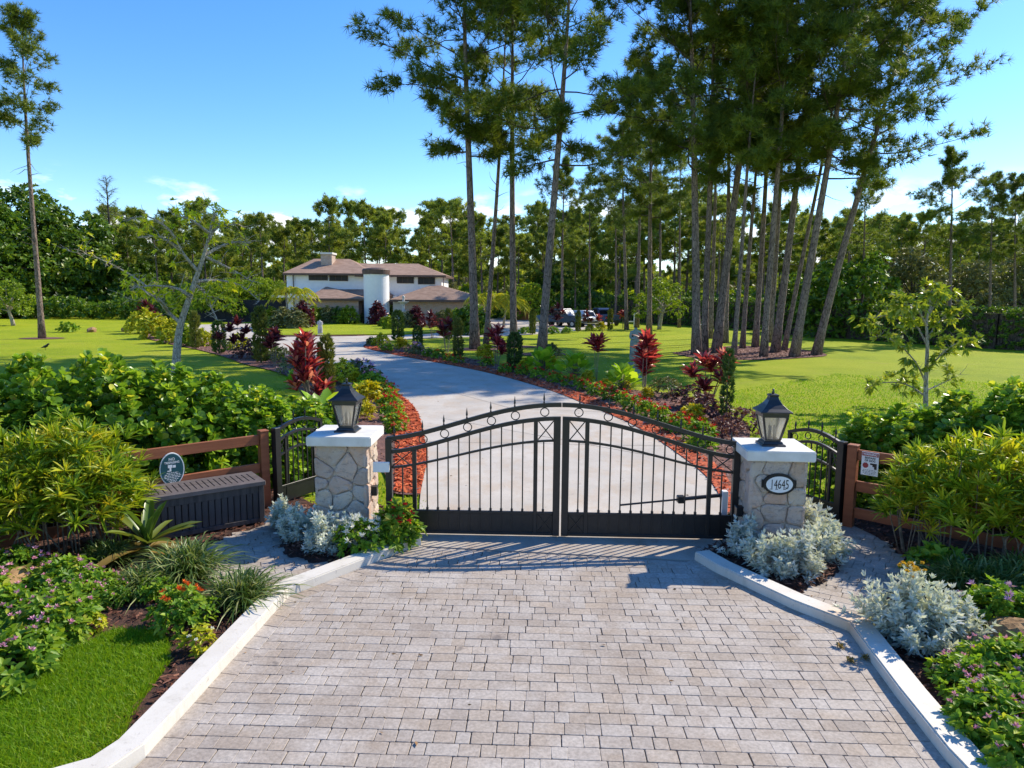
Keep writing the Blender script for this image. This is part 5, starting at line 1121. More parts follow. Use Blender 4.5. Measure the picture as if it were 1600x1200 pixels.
for s in (-.29, .29): m.bar([(1.8, .4 + s, 1.45), (2.7, .3 + s, .85), (3.3, .2 + s, .35), (3.8, .15 + s, .25)], .05, .2)
m.build('slide', sg, r)
m = MB(); m.tube([(1.9, .7, 2.65 * k), (4.6, .7, 2.65 * k)], .07, 6); m.tube([(4.6, .7, 2.65 * k), (5.0, .2, 0)], .06, 6); m.tube([(4.6, .7, 2.65 * k), (5.0, 1.4, 0)], .06, 6); m.build('swing_frame', wd, r)
p = gp(1094, 519); m = MB(); m.tube([(-.6, 0, 0), (-.6, 0, .5), (-.45, 0, .68), (.45, 0, .68), (.6, 0, .5), (.6, 0, 0)], .05, 6); tag(m.build('croquet_hoop', M['white'], loc=p), 'low white hoop standing on the lawn between the pines', 'hoop')
p = gp(991, 511); m = MB(); m.box(-.08, .08, -.08, .08, 0, 1.8); m.box(-.6, 0, -.05, .05, .5, .62); tag(m.build('marker_post', M['white'], loc=p, bevel=.02), 'thin white post in front of the hedge near the cars', 'post')
p = gp(71, 547); r = empty('bird', p, 0, 'black bird standing on the lawn near the lone pine', 'bird'); bm_ = MB(); bm_.tube([(-.24, 0, .12), (-.12, 0, .17), (.0, 0, .2), (.1, 0, .25), (.16, 0, .33), (.22, 0, .35), (.27, 0, .34)], [.015, .04, .075, .07, .045, .045, .008], 8); bm_.build('body', M['ink'], r, smooth=True)
for s in (-.03, .03): q = MB(); q.tube([(0, s, .15), (.01, s, 0)], .006, 4); q.build('leg', M['ink'], r)
# ------------------------------------------------------------------ planting
NAT = dict(red_low=.42, orange_low=.42, pinkgreen_low=.42, lilac_low=.46, green_low=.36, yellow_croton=.6, olive_mound=1.05, garden_bush=1.65, grey_bush=1.55, dark_bush=1.65, plum_low=.55, plum_tall=2.5, greenplum_low=.6, ti_big=2.35, ti_trio=1.9, ti_single=2.0, ti_pair=2.1, ti_dark=1.95, ti_dark2=2.6, paddle=1.2, paddle_near=1.2, column_dark=1.95, column_slim=2.3, column_light=1.8)
def pxs(kind, px, py, ph):
    k = kind.rstrip('0123456789') if kind not in NAT else kind; p = gp(px, py); return p, ph * p.y / CAM_F / NAT[k]
def put(kind, name, px, py, ph, label, cat, group=None, rz=None, z=.03):
    p, s = pxs(kind, px, py, ph); p.z = z; return plant(kind, name, p, label, cat, group, s, rz)
V3 = lambda x, y, z=0.: Vector((x, y, z))
# hedges of clusia, one shrub at a time
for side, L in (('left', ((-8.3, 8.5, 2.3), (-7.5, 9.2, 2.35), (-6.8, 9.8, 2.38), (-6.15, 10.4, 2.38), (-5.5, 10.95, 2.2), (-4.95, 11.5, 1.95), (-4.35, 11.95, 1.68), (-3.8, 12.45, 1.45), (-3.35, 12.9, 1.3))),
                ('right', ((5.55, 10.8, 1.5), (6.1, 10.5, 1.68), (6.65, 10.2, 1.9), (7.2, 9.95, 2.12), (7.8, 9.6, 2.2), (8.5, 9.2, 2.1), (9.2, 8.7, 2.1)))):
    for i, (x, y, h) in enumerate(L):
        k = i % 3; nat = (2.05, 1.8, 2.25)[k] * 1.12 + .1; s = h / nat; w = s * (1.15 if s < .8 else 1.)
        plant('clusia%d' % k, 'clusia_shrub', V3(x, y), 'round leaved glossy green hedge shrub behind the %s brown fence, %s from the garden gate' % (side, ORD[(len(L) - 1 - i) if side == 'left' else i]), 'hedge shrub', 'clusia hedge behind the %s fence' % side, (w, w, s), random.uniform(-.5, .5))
for side, L in (('left', ((-5.12, 8.68, .92, 1), (-5.3, 8.4, 1.12, 0), (-5.6, 8.3, 1.1, 2), (-5.95, 7.75, 1.05, 0), (-6.35, 7.5, 1.02, 1), (-6.9, 7.0, 1.08, 2))), ('right', ((5.2, 8.75, .93, 1), (5.5, 8.5, 1.02, 0), (5.85, 8.15, 1.1, 2), (6.25, 7.85, 1.08, 1), (6.7, 7.4, 1.1, 0)))):
    for i, (x, y, s, k) in enumerate(L):
        plant('croton%d' % k, 'croton_shrub', V3(x, y), 'narrow leaved yellow green croton in front of the %s fence, %s from its gate post' % (side, ORD[i]), 'shrub', 'crotons along the %s fence' % side, s)
plant('croton_low', 'croton_shrub', V3(-5.9, 7.3), 'low croton with thin leaves below the fence mesh', 'shrub', 'crotons along the left fence', .75)
# pillar beds
DM = 'silver dusty miller clumps'
for k, px, py, s, t in (('silver0', 468, 842, .88, 'at the outer side of the plain pillar, by the walk'), ('silver1', 505, 860, .9, 'under the front of the plain pillar'), ('silver2', 445, 822, .9, 'nearest the storage box'), ('silver_side', 545, 852, .8, 'between the plain pillar and the white flowers'), ('silver2', 592, 852, .75, 'between the white and the red flowering plants'),
                        ('silver1', 1163, 868, .9, 'on the gate side of the numbered pillar'), ('silver0', 1205, 893, 1.0, 'right below the number plaque'), ('silver1', 1250, 898, .95, 'at the front corner of the numbered pillar'), ('silver0', 1283, 872, 1.02, 'beside the shaded brick walk at the numbered pillar'), ('silver_side', 1262, 848, 1.1, 'reaching up the side of the numbered pillar, beside the garden gate')):
    plant(k, 'dusty_miller', gp(px, py, .07), 'silvery dusty miller %s' % t, 'silver plant', DM, s)
plant('silver_big', 'dusty_miller', gp(1425, 1000, .03), 'big silvery dusty miller with yellow flower heads beside the right kerb', 'silver plant', DM, .98)
plant('silver1', 'dusty_miller', gp(1490, 1000, .03), 'smaller silvery dusty miller between the yellow topped one and the purple flowers', 'silver plant', DM, .85)
plant('white_vinca', 'white_vinca', gp(563, 863, .06), 'leafy green mound of white flowers in front of the plain pillar', 'flowering plant', None, 1.0)
plant('red_penta_big', 'red_penta', gp(621, 851, .05), 'leafy green plant with dark red flowers at the foot of the gate post', 'flowering plant', None, 1.03)
# left bed
plant('bromeliad', 'bromeliad', gp(232, 872, .03), 'large green bromeliad rosette in front of the storage box', 'bromeliad', None, 1.15)
plant('liriope0', 'liriope', gp(292, 905, .03), 'tall arching grass clump beside the bromeliad', 'grass clump', 'striped grass clumps', 1.05); plant('liriope1', 'liriope', gp(378, 945, .03), 'arching grass clump leaning over the bend of the left kerb', 'grass clump', 'striped grass clumps', 1.05)
plant('liriope_dark', 'liriope', gp(222, 925, .03), 'shaded dark grass clump under the bromeliad', 'grass clump', 'striped grass clumps', .8)
plant('liriope_dark', 'liriope', gp(170, 880, .03), 'shaded dark grass clump at the foot of the crotons', 'grass clump', 'striped grass clumps', .8)
plant('ixora', 'ixora', gp(284, 980, .03), 'round bush of orange red flowers in the left mulch bed', 'flowering plant', None, .95)
plant('small_white', 'white_flowered_plant', gp(312, 1018, .03), 'small pale green plant with few white flowers against the left kerb', 'flowering plant', None, .85)
plant('small_white', 'seedling', gp(150, 985, .03), 'small sparse plant alone on the dark mulch', 'plant', None, .6); plant('green_low', 'green_plant', gp(245, 935, .03), 'small yellowish leafy plant behind the orange flowers', 'plant', None, .6)
for i, (px, py, s, t) in enumerate(((150, 930, .72, 'nearest the bromeliad'), (100, 925, .9, 'behind the tan rock'), (25, 915, .95, 'at the fence foot in the picture corner'), (115, 955, .8, 'right of the tan rock'), (20, 985, 1.0, 'in front of the tan rock'), (80, 1000, .95, 'at the lawn edge below the rock'), (20, 1055, 1.0, 'lowest one along the lawn edge'), (175, 940, .55, 'small yellowish one at the mulch edge'), (-40, 960, 1.0, 'beyond the tan rock at the picture edge'))):
    plant('pink_penta%d' % (i % 3), 'pink_penta', gp(px, py, .03), 'green bush with pink flower heads, %s' % t, 'flowering plant', 'pink flowered bushes by the left lawn', s)
# right bed
for i, (px, py, s, t) in enumerate(((1520, 1085, .8, 'nearest the right kerb bend'), (1560, 1070, .9, 'just below the large tan rock'), (1545, 1150, .85, 'half way along the right kerb'), (1590, 1140, 1., 'in the middle of the mass'), (1605, 1215, .9, 'lowest one beside the right kerb'), (1640, 1080, 1., 'below the rock at the picture edge'), (1640, 1190, 1., 'lowest at the picture edge'))):
    plant('pink_penta%d' % (i % 3), 'pink_penta', gp(px, py, .03), 'green bush with small pink flowers, %s' % t, 'flowering plant', 'pink flowered bushes by the right kerb', s)
plant('lilac_penta', 'lilac_penta', gp(1555, 985, .03), 'dark leafy bush with lilac flower heads behind the right rock', 'flowering plant', None, 1.0); plant('lilac_penta', 'lilac_penta', gp(1620, 985, .03), 'lilac flowered bush at the picture edge behind the rock', 'flowering plant', None, 1.0)
for px, py, s, t in ((1500, 925, 1.1, 'behind the silver bush'), (1550, 935, 1.15, 'behind the lilac flowers'), (1605, 925, 1.15, 'at the picture edge under the crotons')):
    plant('liriope_dark', 'liriope', gp(px, py, .03), 'dark arching grass clump %s' % t, 'grass clump', 'dark grass clumps by the right fence', s)
plant('green_low', 'green_plant', gp(1465, 900, .03), 'small green plant at the foot of the right fence', 'plant', None, 1.)
# ---- beds along the drive
RR = ((1094, 694, 34), (1062, 676, 30), (1034, 662, 26), (1012, 652, 24), (992, 643, 24), (973, 634, 22), (955, 627, 21), (933, 619, 20), (912, 612, 18), (891, 605, 18), (867, 598, 16), (841, 592, 16), (814, 587, 15), (789, 583, 14), (760, 573, 14), (717, 569, 12), (701, 565, 12))
for i, (px, py, h) in enumerate(RR):
    put('red_low%d' % (i % 3), 'red_flowers', px, py, h, 'low clump of red flowers right of the drive, %s from the gate' % ORD[i], 'flowers', 'red flowers along the right edge of the drive')
for i, (px, py, h) in enumerate(((1082, 668, 36), (1010, 624, 18), (978, 612, 16), (946, 608, 16), (919, 598, 18), (859, 583, 26), (822, 582, 22), (758, 563, 24))):
    put('yellow_croton', 'yellow_croton', px, py, h, 'yellow leaved shrub right of the drive, %s from the gate' % ORD[i], 'shrub', 'yellow shrubs along the right edge of the drive')
for kind, nm, px, py, h, lb, cat in (
    ('orange_low', 'orange_flowers', 686, 561, 13, 'low orange flower clump at the far right edge of the drive', 'flowers'), ('pinkgreen_low', 'pink_flowers', 669, 558, 12, 'low pale pink flower clump at the far right edge of the drive', 'flowers'),
    ('lilac_low', 'lilac_flowers', 648, 554, 16, 'lilac flower mound near the tip of the right bed', 'flowers'), ('yellow_croton', 'yellow_croton', 627, 546, 18, 'yellow shrub at the tip of the right bed beside a cypress', 'shrub'), ('pinkgreen_low', 'pink_flowers', 605, 549, 12, 'pinkish white flower clump at the very tip of the right bed', 'flowers'),
    ('olive_mound', 'olive_shrub', 596, 541, 18, 'olive yellow shrub mound at the tip of the right bed', 'shrub'), ('grey_bush', 'grey_shrub', 580, 540, 12, 'small grey green shrub at the outermost tip of the right bed', 'shrub'),
    ('paddle', 'paddle_plant', 848, 584, 52, 'bright green paddle leaved plant, the far one left of the red flower row', 'plant'), ('paddle', 'paddle_plant', 898, 590, 52, 'bright green paddle leaved plant in the middle of the three', 'plant'), ('paddle', 'paddle_plant', 972, 612, 56, 'bright green paddle leaved plant beside the statue', 'plant'),
    ('ti_single', 'ti_plant', 931, 596, 76, 'red leaved plant with one round head on thin stems over the lawn', 'red plant'), ('ti_pair', 'ti_plant', 1006, 622, 108, 'tall red leaved plant in front of the greenish statue', 'red plant'), ('ti_trio', 'ti_plant', 1104, 634, 90, 'wide red leaved plant with several heads beside the slim cypress', 'red plant'),
    ('ti_trio', 'ti_plant', 776, 571, 64, 'dull red leaved plant behind the yellow shrub by the pine trunks', 'red plant'), ('ti_dark', 'ti_plant', 699, 552, 56, 'dark purple leaved plant beside the light cypress', 'red plant'), ('ti_dark2', 'ti_plant', 675, 529, 44, 'purple red leaved plant before the stone wing', 'red plant'), ('ti_dark', 'ti_plant', 730, 522, 38, 'dark purple leaved plant at the foot of the pines', 'red plant'),
    ('column_slim', 'cypress', 1134, 664, 122, 'tall thin cypress right of the drive beside the wide red plant', 'cypress'), ('column_dark', 'cypress', 804, 580, 58, 'broad dark cypress in front of a pine trunk right of the drive', 'cypress'), ('column_light', 'cypress', 716, 560, 64, 'light green slender cypress right of the drive', 'cypress'), ('column_light', 'cypress', 701, 532, 50, 'light green slender cypress behind the purple plant', 'cypress'),
    ('column_dark', 'cypress', 653, 549, 38, 'short dark cypress beside the lilac flowers', 'cypress'), ('column_dark', 'cypress', 622, 533, 46, 'dark cypress in front of the fountain', 'cypress'),
    ('plum_low', 'plum_shrub', 1076, 640, 34, 'low plum coloured shrub under the wide red plant', 'shrub'), ('greenplum_low', 'plum_shrub', 1042, 622, 32, 'low greenish brown shrub between two red leaved plants', 'shrub'), ('plum_low', 'plum_shrub', 1105, 660, 40, 'low plum coloured shrub at the foot of the slim cypress', 'shrub'), ('plum_low', 'plum_shrub', 1160, 676, 34, 'low plum coloured shrub nearest the lawn behind the lantern', 'shrub'), ('plum_low', 'plum_shrub', 1125, 690, 32, 'low plum coloured shrub behind the red flowers nearest the gate', 'shrub'),
    ('dark_bush', 'dark_shrub', 737, 523, 44, 'large dark green shrub around the foot of the pines', 'shrub'), ('grey_bush', 'grey_shrub', 862, 559, 20, 'small grey shrub at the foot of the leaning pine', 'shrub'), ('green_low', 'green_plant', 1095, 705, 26, 'low green plant in the bed nearest the right gate post', 'plant'),
    # left bed
    ('ti_big', 'ti_plant', 484, 628, 118, 'large crimson leaved plant left of the drive behind the lantern', 'red plant'), ('column_light', 'cypress', 511, 622, 100, 'green columnar cypress beside the crimson plant', 'cypress'),
    ('ti_dark', 'ti_plant', 430, 573, 62, 'dark red leaved plant on pale stems, third from the gate on the left', 'red plant'), ('ti_dark2', 'ti_plant', 368, 560, 66, 'wide dark red leaved plant in the middle of the left bed', 'red plant'), ('ti_dark2', 'ti_plant', 232, 517, 50, 'purple red leaved plant above the yellow shrubs at the far lawn', 'red plant'),
    ('column_light', 'cypress', 408, 568, 90, 'light slender cypress between two dark red plants', 'cypress'), ('column_dark', 'cypress', 343, 553, 50, 'dark short cypress left of the wide dark red plant', 'cypress'), ('column_light', 'cypress', 306, 546, 60, 'slender cypress near the lawn tree', 'cypress'), ('column_dark', 'cypress', 471, 560, 36, 'little dark cypress behind the crimson plant', 'cypress'),
    ('olive_mound', 'olive_shrub', 226, 521, 34, 'yellowish shrub at the far end of the left bed', 'shrub'), ('olive_mound', 'olive_shrub', 247, 529, 34, 'yellowish shrub second from the far end of the left bed', 'shrub'), ('olive_mound', 'olive_shrub', 270, 536, 32, 'yellowish shrub right beside the lawn tree trunk', 'shrub'), ('garden_bush', 'green_shrub', 294, 541, 28, 'green shrub between lawn tree and slender cypress', 'shrub'), ('olive_mound', 'olive_shrub', 317, 541, 24, 'yellow green shrub on the drive edge beyond the cypress', 'shrub'),
    ('olive_mound', 'olive_shrub', 372, 547, 22, 'olive shrub under the wide dark red plant', 'shrub'), ('plum_low', 'plum_shrub', 393, 561, 26, 'low plum shrub in the middle of the left bed', 'shrub'), ('olive_mound', 'olive_shrub', 420, 562, 26, 'olive shrub beside the light slender cypress', 'shrub'), ('greenplum_low', 'plum_shrub', 442, 567, 24, 'low brownish green shrub behind the crimson plant', 'shrub'), ('greenplum_low', 'plum_shrub', 455, 585, 26, 'low brownish green shrub at the lawn edge of the left bed', 'shrub'),
    ('olive_mound', 'olive_shrub', 536, 600, 34, 'olive yellow shrub right of the columnar cypress', 'shrub'), ('yellow_croton', 'yellow_croton', 553, 606, 24, 'small bright yellow shrub behind the lantern top', 'shrub'), ('lilac_low', 'lilac_flowers', 563, 597, 30, 'lilac flower mound at the left drive edge', 'flowers'), ('pinkgreen_low', 'pink_flowers', 582, 609, 26, 'green clump with pale pink flowers at the left drive edge', 'flowers'),
    ('green_low', 'green_plant', 563, 620, 20, 'small green plant behind the lantern roof', 'plant'), ('yellow_croton', 'yellow_croton', 574, 640, 44, 'tall bright yellow shrub right of the lantern', 'shrub'), ('yellow_croton', 'yellow_croton', 570, 657, 30, 'low bright yellow shrub right of the lantern glass', 'shrub'),
    ('green_low', 'green_plant', 597, 619, 18, 'small dark green plant at the start of the red mulch', 'plant'), ('paddle_near', 'paddle_plant', 505, 692, 74, 'very large green leaves beside the left lantern', 'plant'), ('paddle', 'paddle_plant', 463, 606, 34, 'broad grey green leaves below the crimson plant', 'plant')):
    put(kind, nm, px, py, h, lb, cat, {'red plant': 'red leaved ti plants', 'cypress': 'columnar cypresses'}.get(cat))
for i, (px, py, h) in enumerate(((617, 676, 28), (613, 658, 26), (611, 643, 26), (609, 630, 22), (606, 618, 20))):
    put('red_low%d' % (i % 3), 'red_flowers', px, py, h, 'clump of red flowers on the left red mulch, %s from the gate' % ORD[i], 'flowers', 'red flowers along the left edge of the drive')
# ---- planting in front of the house
for i, (k, px, py, h, lb) in enumerate((('garden_bush', 425, 512, 28, 'pale green bush left of the double palm'), ('grey_bush', 442, 514, 30, 'grey green bush in front of the double palm'), ('grey_bush', 462, 515, 30, 'grey green bush right of the palm foot'), ('plum_tall', 474, 513, 38, 'purple bush before the left stone wing'),
    ('garden_bush', 492, 507, 26, 'green bush below the left stone wing, its first'), ('grey_bush', 513, 507, 26, 'grey green bush below the middle of the left stone wing'), ('dark_bush', 528, 507, 24, 'dark bush below the left stone wing'), ('garden_bush', 545, 508, 26, 'yellow green bush left of the red door'), ('grey_bush', 572, 506, 18, 'small grey bush right of the red door'),
    ('plum_tall', 590, 509, 34, 'tall purple bush at the foot of the stair tower'), ('dark_bush', 612, 506, 24, 'dark green bush right of the stair tower'), ('garden_bush', 600, 512, 14, 'small pale bush under the purple one'), ('grey_bush', 641, 514, 24, 'grey green bush right of the fountain'), ('plum_tall', 650, 514, 32, 'tall purple bush right of the fountain'), ('garden_bush', 610, 516, 20, 'low green bush left of the fountain'), ('grey_bush', 690, 512, 24, 'grey green bush before the right stone wing'), ('garden_bush', 715, 512, 26, 'green bush before the right stone wing'), ('plum_tall', 752, 518, 30, 'purple bush beyond the pine trunks'),
    ('ti_dark2', 868, 516, 42, 'red leaved plant in front of the grey blue pickup'), ('ti_dark2', 917, 516, 32, 'red leaved plant in front of the white car'), ('ti_single', 973, 514, 30, 'red leaved plant between pine and hedge by the cars'), ('ti_single', 935, 517, 26, 'small red leaved plant in front of the dark blue pickup'), ('column_light', 832, 523, 40, 'slender cypress on the lawn edge left of the cars'), ('column_light', 903, 519, 34, 'slender cypress in front of the white car'), ('column_light', 953, 516, 34, 'slender cypress in front of the dark blue pickup'), ('yellow_croton', 938, 517, 14, 'little yellow shrub by the cars'),
    ('pinkgreen_low', 863, 522, 11, 'low pinkish flower clump on the lawn edge before the pickup'), ('green_low', 820, 522, 10, 'low round green plant left of the pine by the plaza'), ('green_low', 886, 521, 9, 'low round green plant by the slender cypress'), ('olive_mound', 921, 517, 9, 'low olive clump before the white car'))):
    put(k, {'garden_bush': 'garden_bush', 'grey_bush': 'garden_bush', 'dark_bush': 'garden_bush', 'plum_tall': 'purple_bush'}.get(k, 'ti_plant' if 'ti_' in k else 'cypress' if 'column' in k else 'low_plant'), px, py, h, lb, 'red plant' if 'ti_' in k else 'cypress' if 'column' in k else 'bush', 'planting in front of the house')
# palms
def palm(p, H, n, Lf, label, trunks=((0, 0),), name='palm', mat='palm'):
    r = empty(name, p, 0, label, 'palm')
    for x, y in trunks:
        m = MB(); m.tube([(x, y, 0), (x * 1.2, y, H * .5), (x * 1.5, y, H)], [.14, .10, .08], 7); m.build('trunk', M['grey_bark'], r, smooth=True)
        for i in range(n):
            a = i * 2.4; el = random.uniform(.1, 1.2); L = Leaves(); C = []; A = []; sp = MB(); pts = []
            for k in range(11):
                t = k / 10; q = Vector((x * 1.5 + math.cos(a) * math.cos(el) * Lf * t, y + math.sin(a) * math.cos(el) * Lf * t, H + math.sin(el) * Lf * t - .75 * Lf * t * t)); pts.append(q)
            sp.tube(pts, [.03 * (1 - .8 * k / 10) for k in range(11)], 4, False)
            for k in range(1, 11):
                d = (pts[k] - pts[k - 1]).normalized()
                for s in (-1, 1):
                    sd = Vector((-d.y, d.x, 0)).normalized() * s
                    for f in (0, .5): C.append(pts[k - 1].lerp(pts[k], f)); A.append(sd * .9 + d * .6 + Vector((0, 0, -.25)))
            L.add(np.array(C), np.array(A), 1, (0, .15), Lf * .3, .07, T.dia, .25, .2); f_ = sp.build('frond', M[mat], r); link('leaflets', L.mesh('leaflets', M[mat]), f_)
palm(gp(457, 512), 3.4, 12, 2.0, 'yellow green double palm in front of the left stone wing', ((-.35, 0), (.55, .1)))
palm(gp(772, 512), 2.6, 16, 3.2, 'yellow green feather palm behind the pine trunks right of the house', ((-.6, 0), (.9, .3)))
# small trees on the lawns
def branch_tree(D, main, rad, limbs, leafpts, name, label, mat, bk, k, leaf, spread):
    b = hp(*main[0], D); b.z = 0; r = empty(name, b, 0, label, 'tree'); Y = lambda q: hp(q[0], q[1], D + (q[2] if len(q) > 2 else 0)) - b
    m = MB(); P = catmull([Vector((0, 0, 0))] + [Y(q) for q in main[1:]], 4); m.tube(P, [rad * (1 - .75 * i / (len(P) - 1)) for i in range(len(P))], 9); m.build('trunk', M[bk], r, smooth=True)
    C = []; A = []; lm = MB()
    for lb in limbs:
        P = catmull([Y(q) for q in lb], 3); lm.tube(P, [rad * .42 * (1 - .85 * i / (len(P) - 1)) for i in range(len(P))], 6, False)
        for i in range(2, len(P)):
            for _ in range(spread[2]):
                tw = wander(P[i], Vector((random.gauss(0, 1), random.gauss(0, 1), random.gauss(.3, .6))), random.uniform(*spread[:2]), 3, .25); lm.tube(tw, [rad * .1, rad * .07, rad * .05, rad * .03], 4, False)
                if random.random() < leafpts: C += tw[1:]; A += [(tw[-1] - tw[0]).normalized()] * 3
    lm.build('branches', M[bk], r); L = Leaves(); C = np.array(C) + RNG.normal(0, .08, (len(C), 3)); L.add(C, np.array(A), k, (.2, 1.5), leaf[0], leaf[1], T.dia, .3, .6); link('crown', L.mesh('crown', M[mat]), r)
branch_tree(gp(275, 588).y, [(275, 588), (277, 545), (283, 505), (303, 445), (320, 395), (331, 350)], .18,
    [[(283, 505), (262, 487, .4), (240, 458, 1), (205, 430, 1.5), (150, 402, 1.5), (110, 393, 1)], [(240, 458, 1), (225, 452, 0), (200, 466, -.5)], [(262, 487, .4), (250, 470, -1), (215, 448, -1.5)], [(296, 465), (280, 452, -.5), (240, 446, -1), (200, 452, -1)], [(303, 445), (318, 455, .5), (330, 480, .5), (340, 500, .3)], [(306, 440), (340, 438, 1), (375, 446, 1.5), (405, 470, 1)], [(310, 425), (285, 395, -.5), (265, 360, -1), (230, 338, -1), (200, 345, -1)], [(283, 392, -.5), (250, 370, -1), (215, 372, -1.5)], [(318, 400), (345, 385, .6), (370, 378, 1), (390, 380, 1)], [(325, 375), (340, 355, .3), (372, 350, .5)], [(327, 365), (300, 345, -1), (270, 335, -1.5)], [(331, 350), (335, 338), (336, 330)], [(318, 400), (360, 420, 1), (395, 440, 1)]],
    .25, 'lawn_tree', 'pale barked tree with sparse yellow green leaves left of the drive', 'lawn_lime', 'grey_bark', 8, (.2, .075), (.3, .9, 3))
branch_tree(gp(1446, 640).y, [(1446, 640), (1447, 590), (1449, 540), (1448, 500), (1458, 470)], .075,
    [[(1447, 600), (1430, 565, -.3), (1400, 535, -.6), (1375, 525, -.8)], [(1447, 620), (1415, 600, .4), (1380, 598, .6), (1355, 605, .6)], [(1447, 580), (1475, 550, -.4), (1500, 535, -.6), (1522, 542, -.6)], [(1449, 540), (1425, 500, .4), (1390, 492, .5), (1355, 500, .6)], [(1449, 530), (1470, 500, .3), (1505, 490, .4)], [(1448, 510), (1430, 480, -.4), (1405, 478, -.5)], [(1452, 490), (1470, 465, .2), (1490, 470, .4)], [(1454, 480), (1455, 455), (1470, 447)], [(1447, 610), (1470, 600, .5), (1500, 585, .6)]],
    .6, 'young_tree', 'slender young tree with loose bright leaves standing on the right lawn', 'young', 'grey_bark', 8, (.2, .075), (.15, .5, 3))
plant('citrus', 'citrus_tree', gp(21, 509), 'small round yellowish tree at the far left of the lawn', 'tree', None, .98)
plant('citrus', 'citrus_tree', gp(1030, 515), 'small pale green tree standing before the hedge between pines', 'tree', None, 1.15)
plant('green_low', 'sapling', gp(107, 519), 'tiny sapling on the lawn left of the orange rock', 'plant', None, 2.2)
# ---- pines near the drive: base px, py; top px at given py gives the lean
NP = [('pine0', 742, 546, 1.0, 735, 'straight thick pine, leftmost of the cluster by the house'), ('pine3', 759, 541, 1.0, 778, 'thinner pine just right of the leftmost cluster pine'), ('pine1', 803, 543, 1.02, 800, 'upright pine in the middle of the left cluster'), ('pine2', 846, 555, .96, 868, 'pine leaning right, last of the left cluster'),
    ('pine2', 1088, 555, .95, 1086, 'thick grey pine, leftmost of the mulched group'), ('pine1', 1100, 551, .98, 1108, 'pine standing close against the leftmost of the mulched group'), ('pine3', 1110, 529, 1.05, 1118, 'thin pine behind the thickest trunk'), ('pine0', 1119, 552, .97, 1150, 'thickest pine of the mulched group'), ('pine4', 1133, 536, .98, 1138, 'reddish thin pine showing right of the thickest trunk'), ('pine3', 1146, 558, .80, 1172, 'very thin pale pine leaning in front of the mulched group'), ('pine4', 1160, 545, .82, 1176, 'very thin dark pine in the mulched group'), ('pine4', 1180, 543, 1.0, 1196, 'dark pine at the back of the mulched group'), ('pine1', 1193, 558, .9, 1212, 'grey pine at the front of the mulched group'), ('pine3', 1203, 535, 1.02, 1222, 'pine behind the front grey one'), ('pine0', 1211, 551, .88, 1246, 'pine right of the front grey one, leaning right'), ('pine3', 1225, 548, .9, 1280, 'thin pine slanting strongly right'), ('pine2', 1241, 558, .9, 1290, 'pine second from the right of the mulched group'), ('pine_lean', 1275, 555, .82, 1345, 'leaning pine, rightmost of the mulched group'),
    ('pine4', 979, 515, .95, 975, 'red brown pine trunk by the parked cars'), ('pine1', 995, 512, .95, 1000, 'dark pine beside the white post'), ('pine0', 1014, 524, .85, 1020, 'dark pine left of the pale green tree'), ('pine3', 1061, 512, .9, 1066, 'pine standing alone between the two groups'), ('pine4', 1346, 527, .62, 1350, 'spreading pine before the hedge right of the group'), ('pine1', 1482, 536, .60, 1490, 'tall flat topped pine above the right hedge'), ('pine4', 1545, 534, .60, 1552, 'dense pine near the right picture edge'), ('pine1', 1585, 534, .54, 1590, 'pine at the right picture edge'), ('pine3', 1030, 508, .95, 1034, 'thin pine behind the pale green tree'), ('pine1', 878, 506, .80, 880, 'slim pine behind the grey blue pickup'), ('pine3', 922, 504, .8, 922, 'slim pine behind the white car'), ('pine4', 962, 503, .85, 962, 'slim pine behind the dark blue pickup'),
    ('pine_lone', 66, 529, .98, 46, 'tall lone pine with a thin top on the left lawn')]
for k, px, py, s, tx, lb in NP:
    p = gp(px, py); H = {'pine0': 24, 'pine1': 22, 'pine2': 23, 'pine3': 21, 'pine4': 20, 'pine_lone': 22, 'pine_lean': 23}[k] * s
    d0 = hp(px, 250, p.y); d1 = hp(tx, 250, p.y); lean = math.atan2(d1.x - p.x, d1.z); rz = 0. if k == 'pine_lean' else random.uniform(0, 6.28)
    r = empty('pine_tree', p, 0, lb, 'pine tree', 'pines on the lawns'); 
    r.matrix_world = Matrix.Translation(p) @ Matrix.Rotation(lean, 4, 'Y') @ Matrix.Rotation(random.gauss(0, .015), 4, 'X') @ Matrix.Rotation(rz, 4, 'Z') @ Matrix.Diagonal((s * 1.0, s * 1.0, s, 1))
    for pn, me, _ in KIND[k]: link(pn, me, r)
# ---- far pinewood, tree by tree
n = 0
fr_ = random.Random(3)
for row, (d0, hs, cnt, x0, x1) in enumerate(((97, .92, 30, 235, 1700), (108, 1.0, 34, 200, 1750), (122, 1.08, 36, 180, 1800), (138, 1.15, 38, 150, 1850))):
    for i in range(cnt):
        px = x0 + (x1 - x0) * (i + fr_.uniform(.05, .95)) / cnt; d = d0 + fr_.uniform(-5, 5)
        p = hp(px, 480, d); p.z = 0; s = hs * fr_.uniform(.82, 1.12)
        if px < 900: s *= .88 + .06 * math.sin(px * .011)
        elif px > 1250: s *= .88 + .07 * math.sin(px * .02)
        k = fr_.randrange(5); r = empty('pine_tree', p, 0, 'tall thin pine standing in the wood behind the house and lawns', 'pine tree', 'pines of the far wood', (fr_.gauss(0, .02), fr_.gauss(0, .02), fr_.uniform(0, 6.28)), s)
        for pn, me, _ in KIND['pinefar%d' % k]: link(pn, me, r)
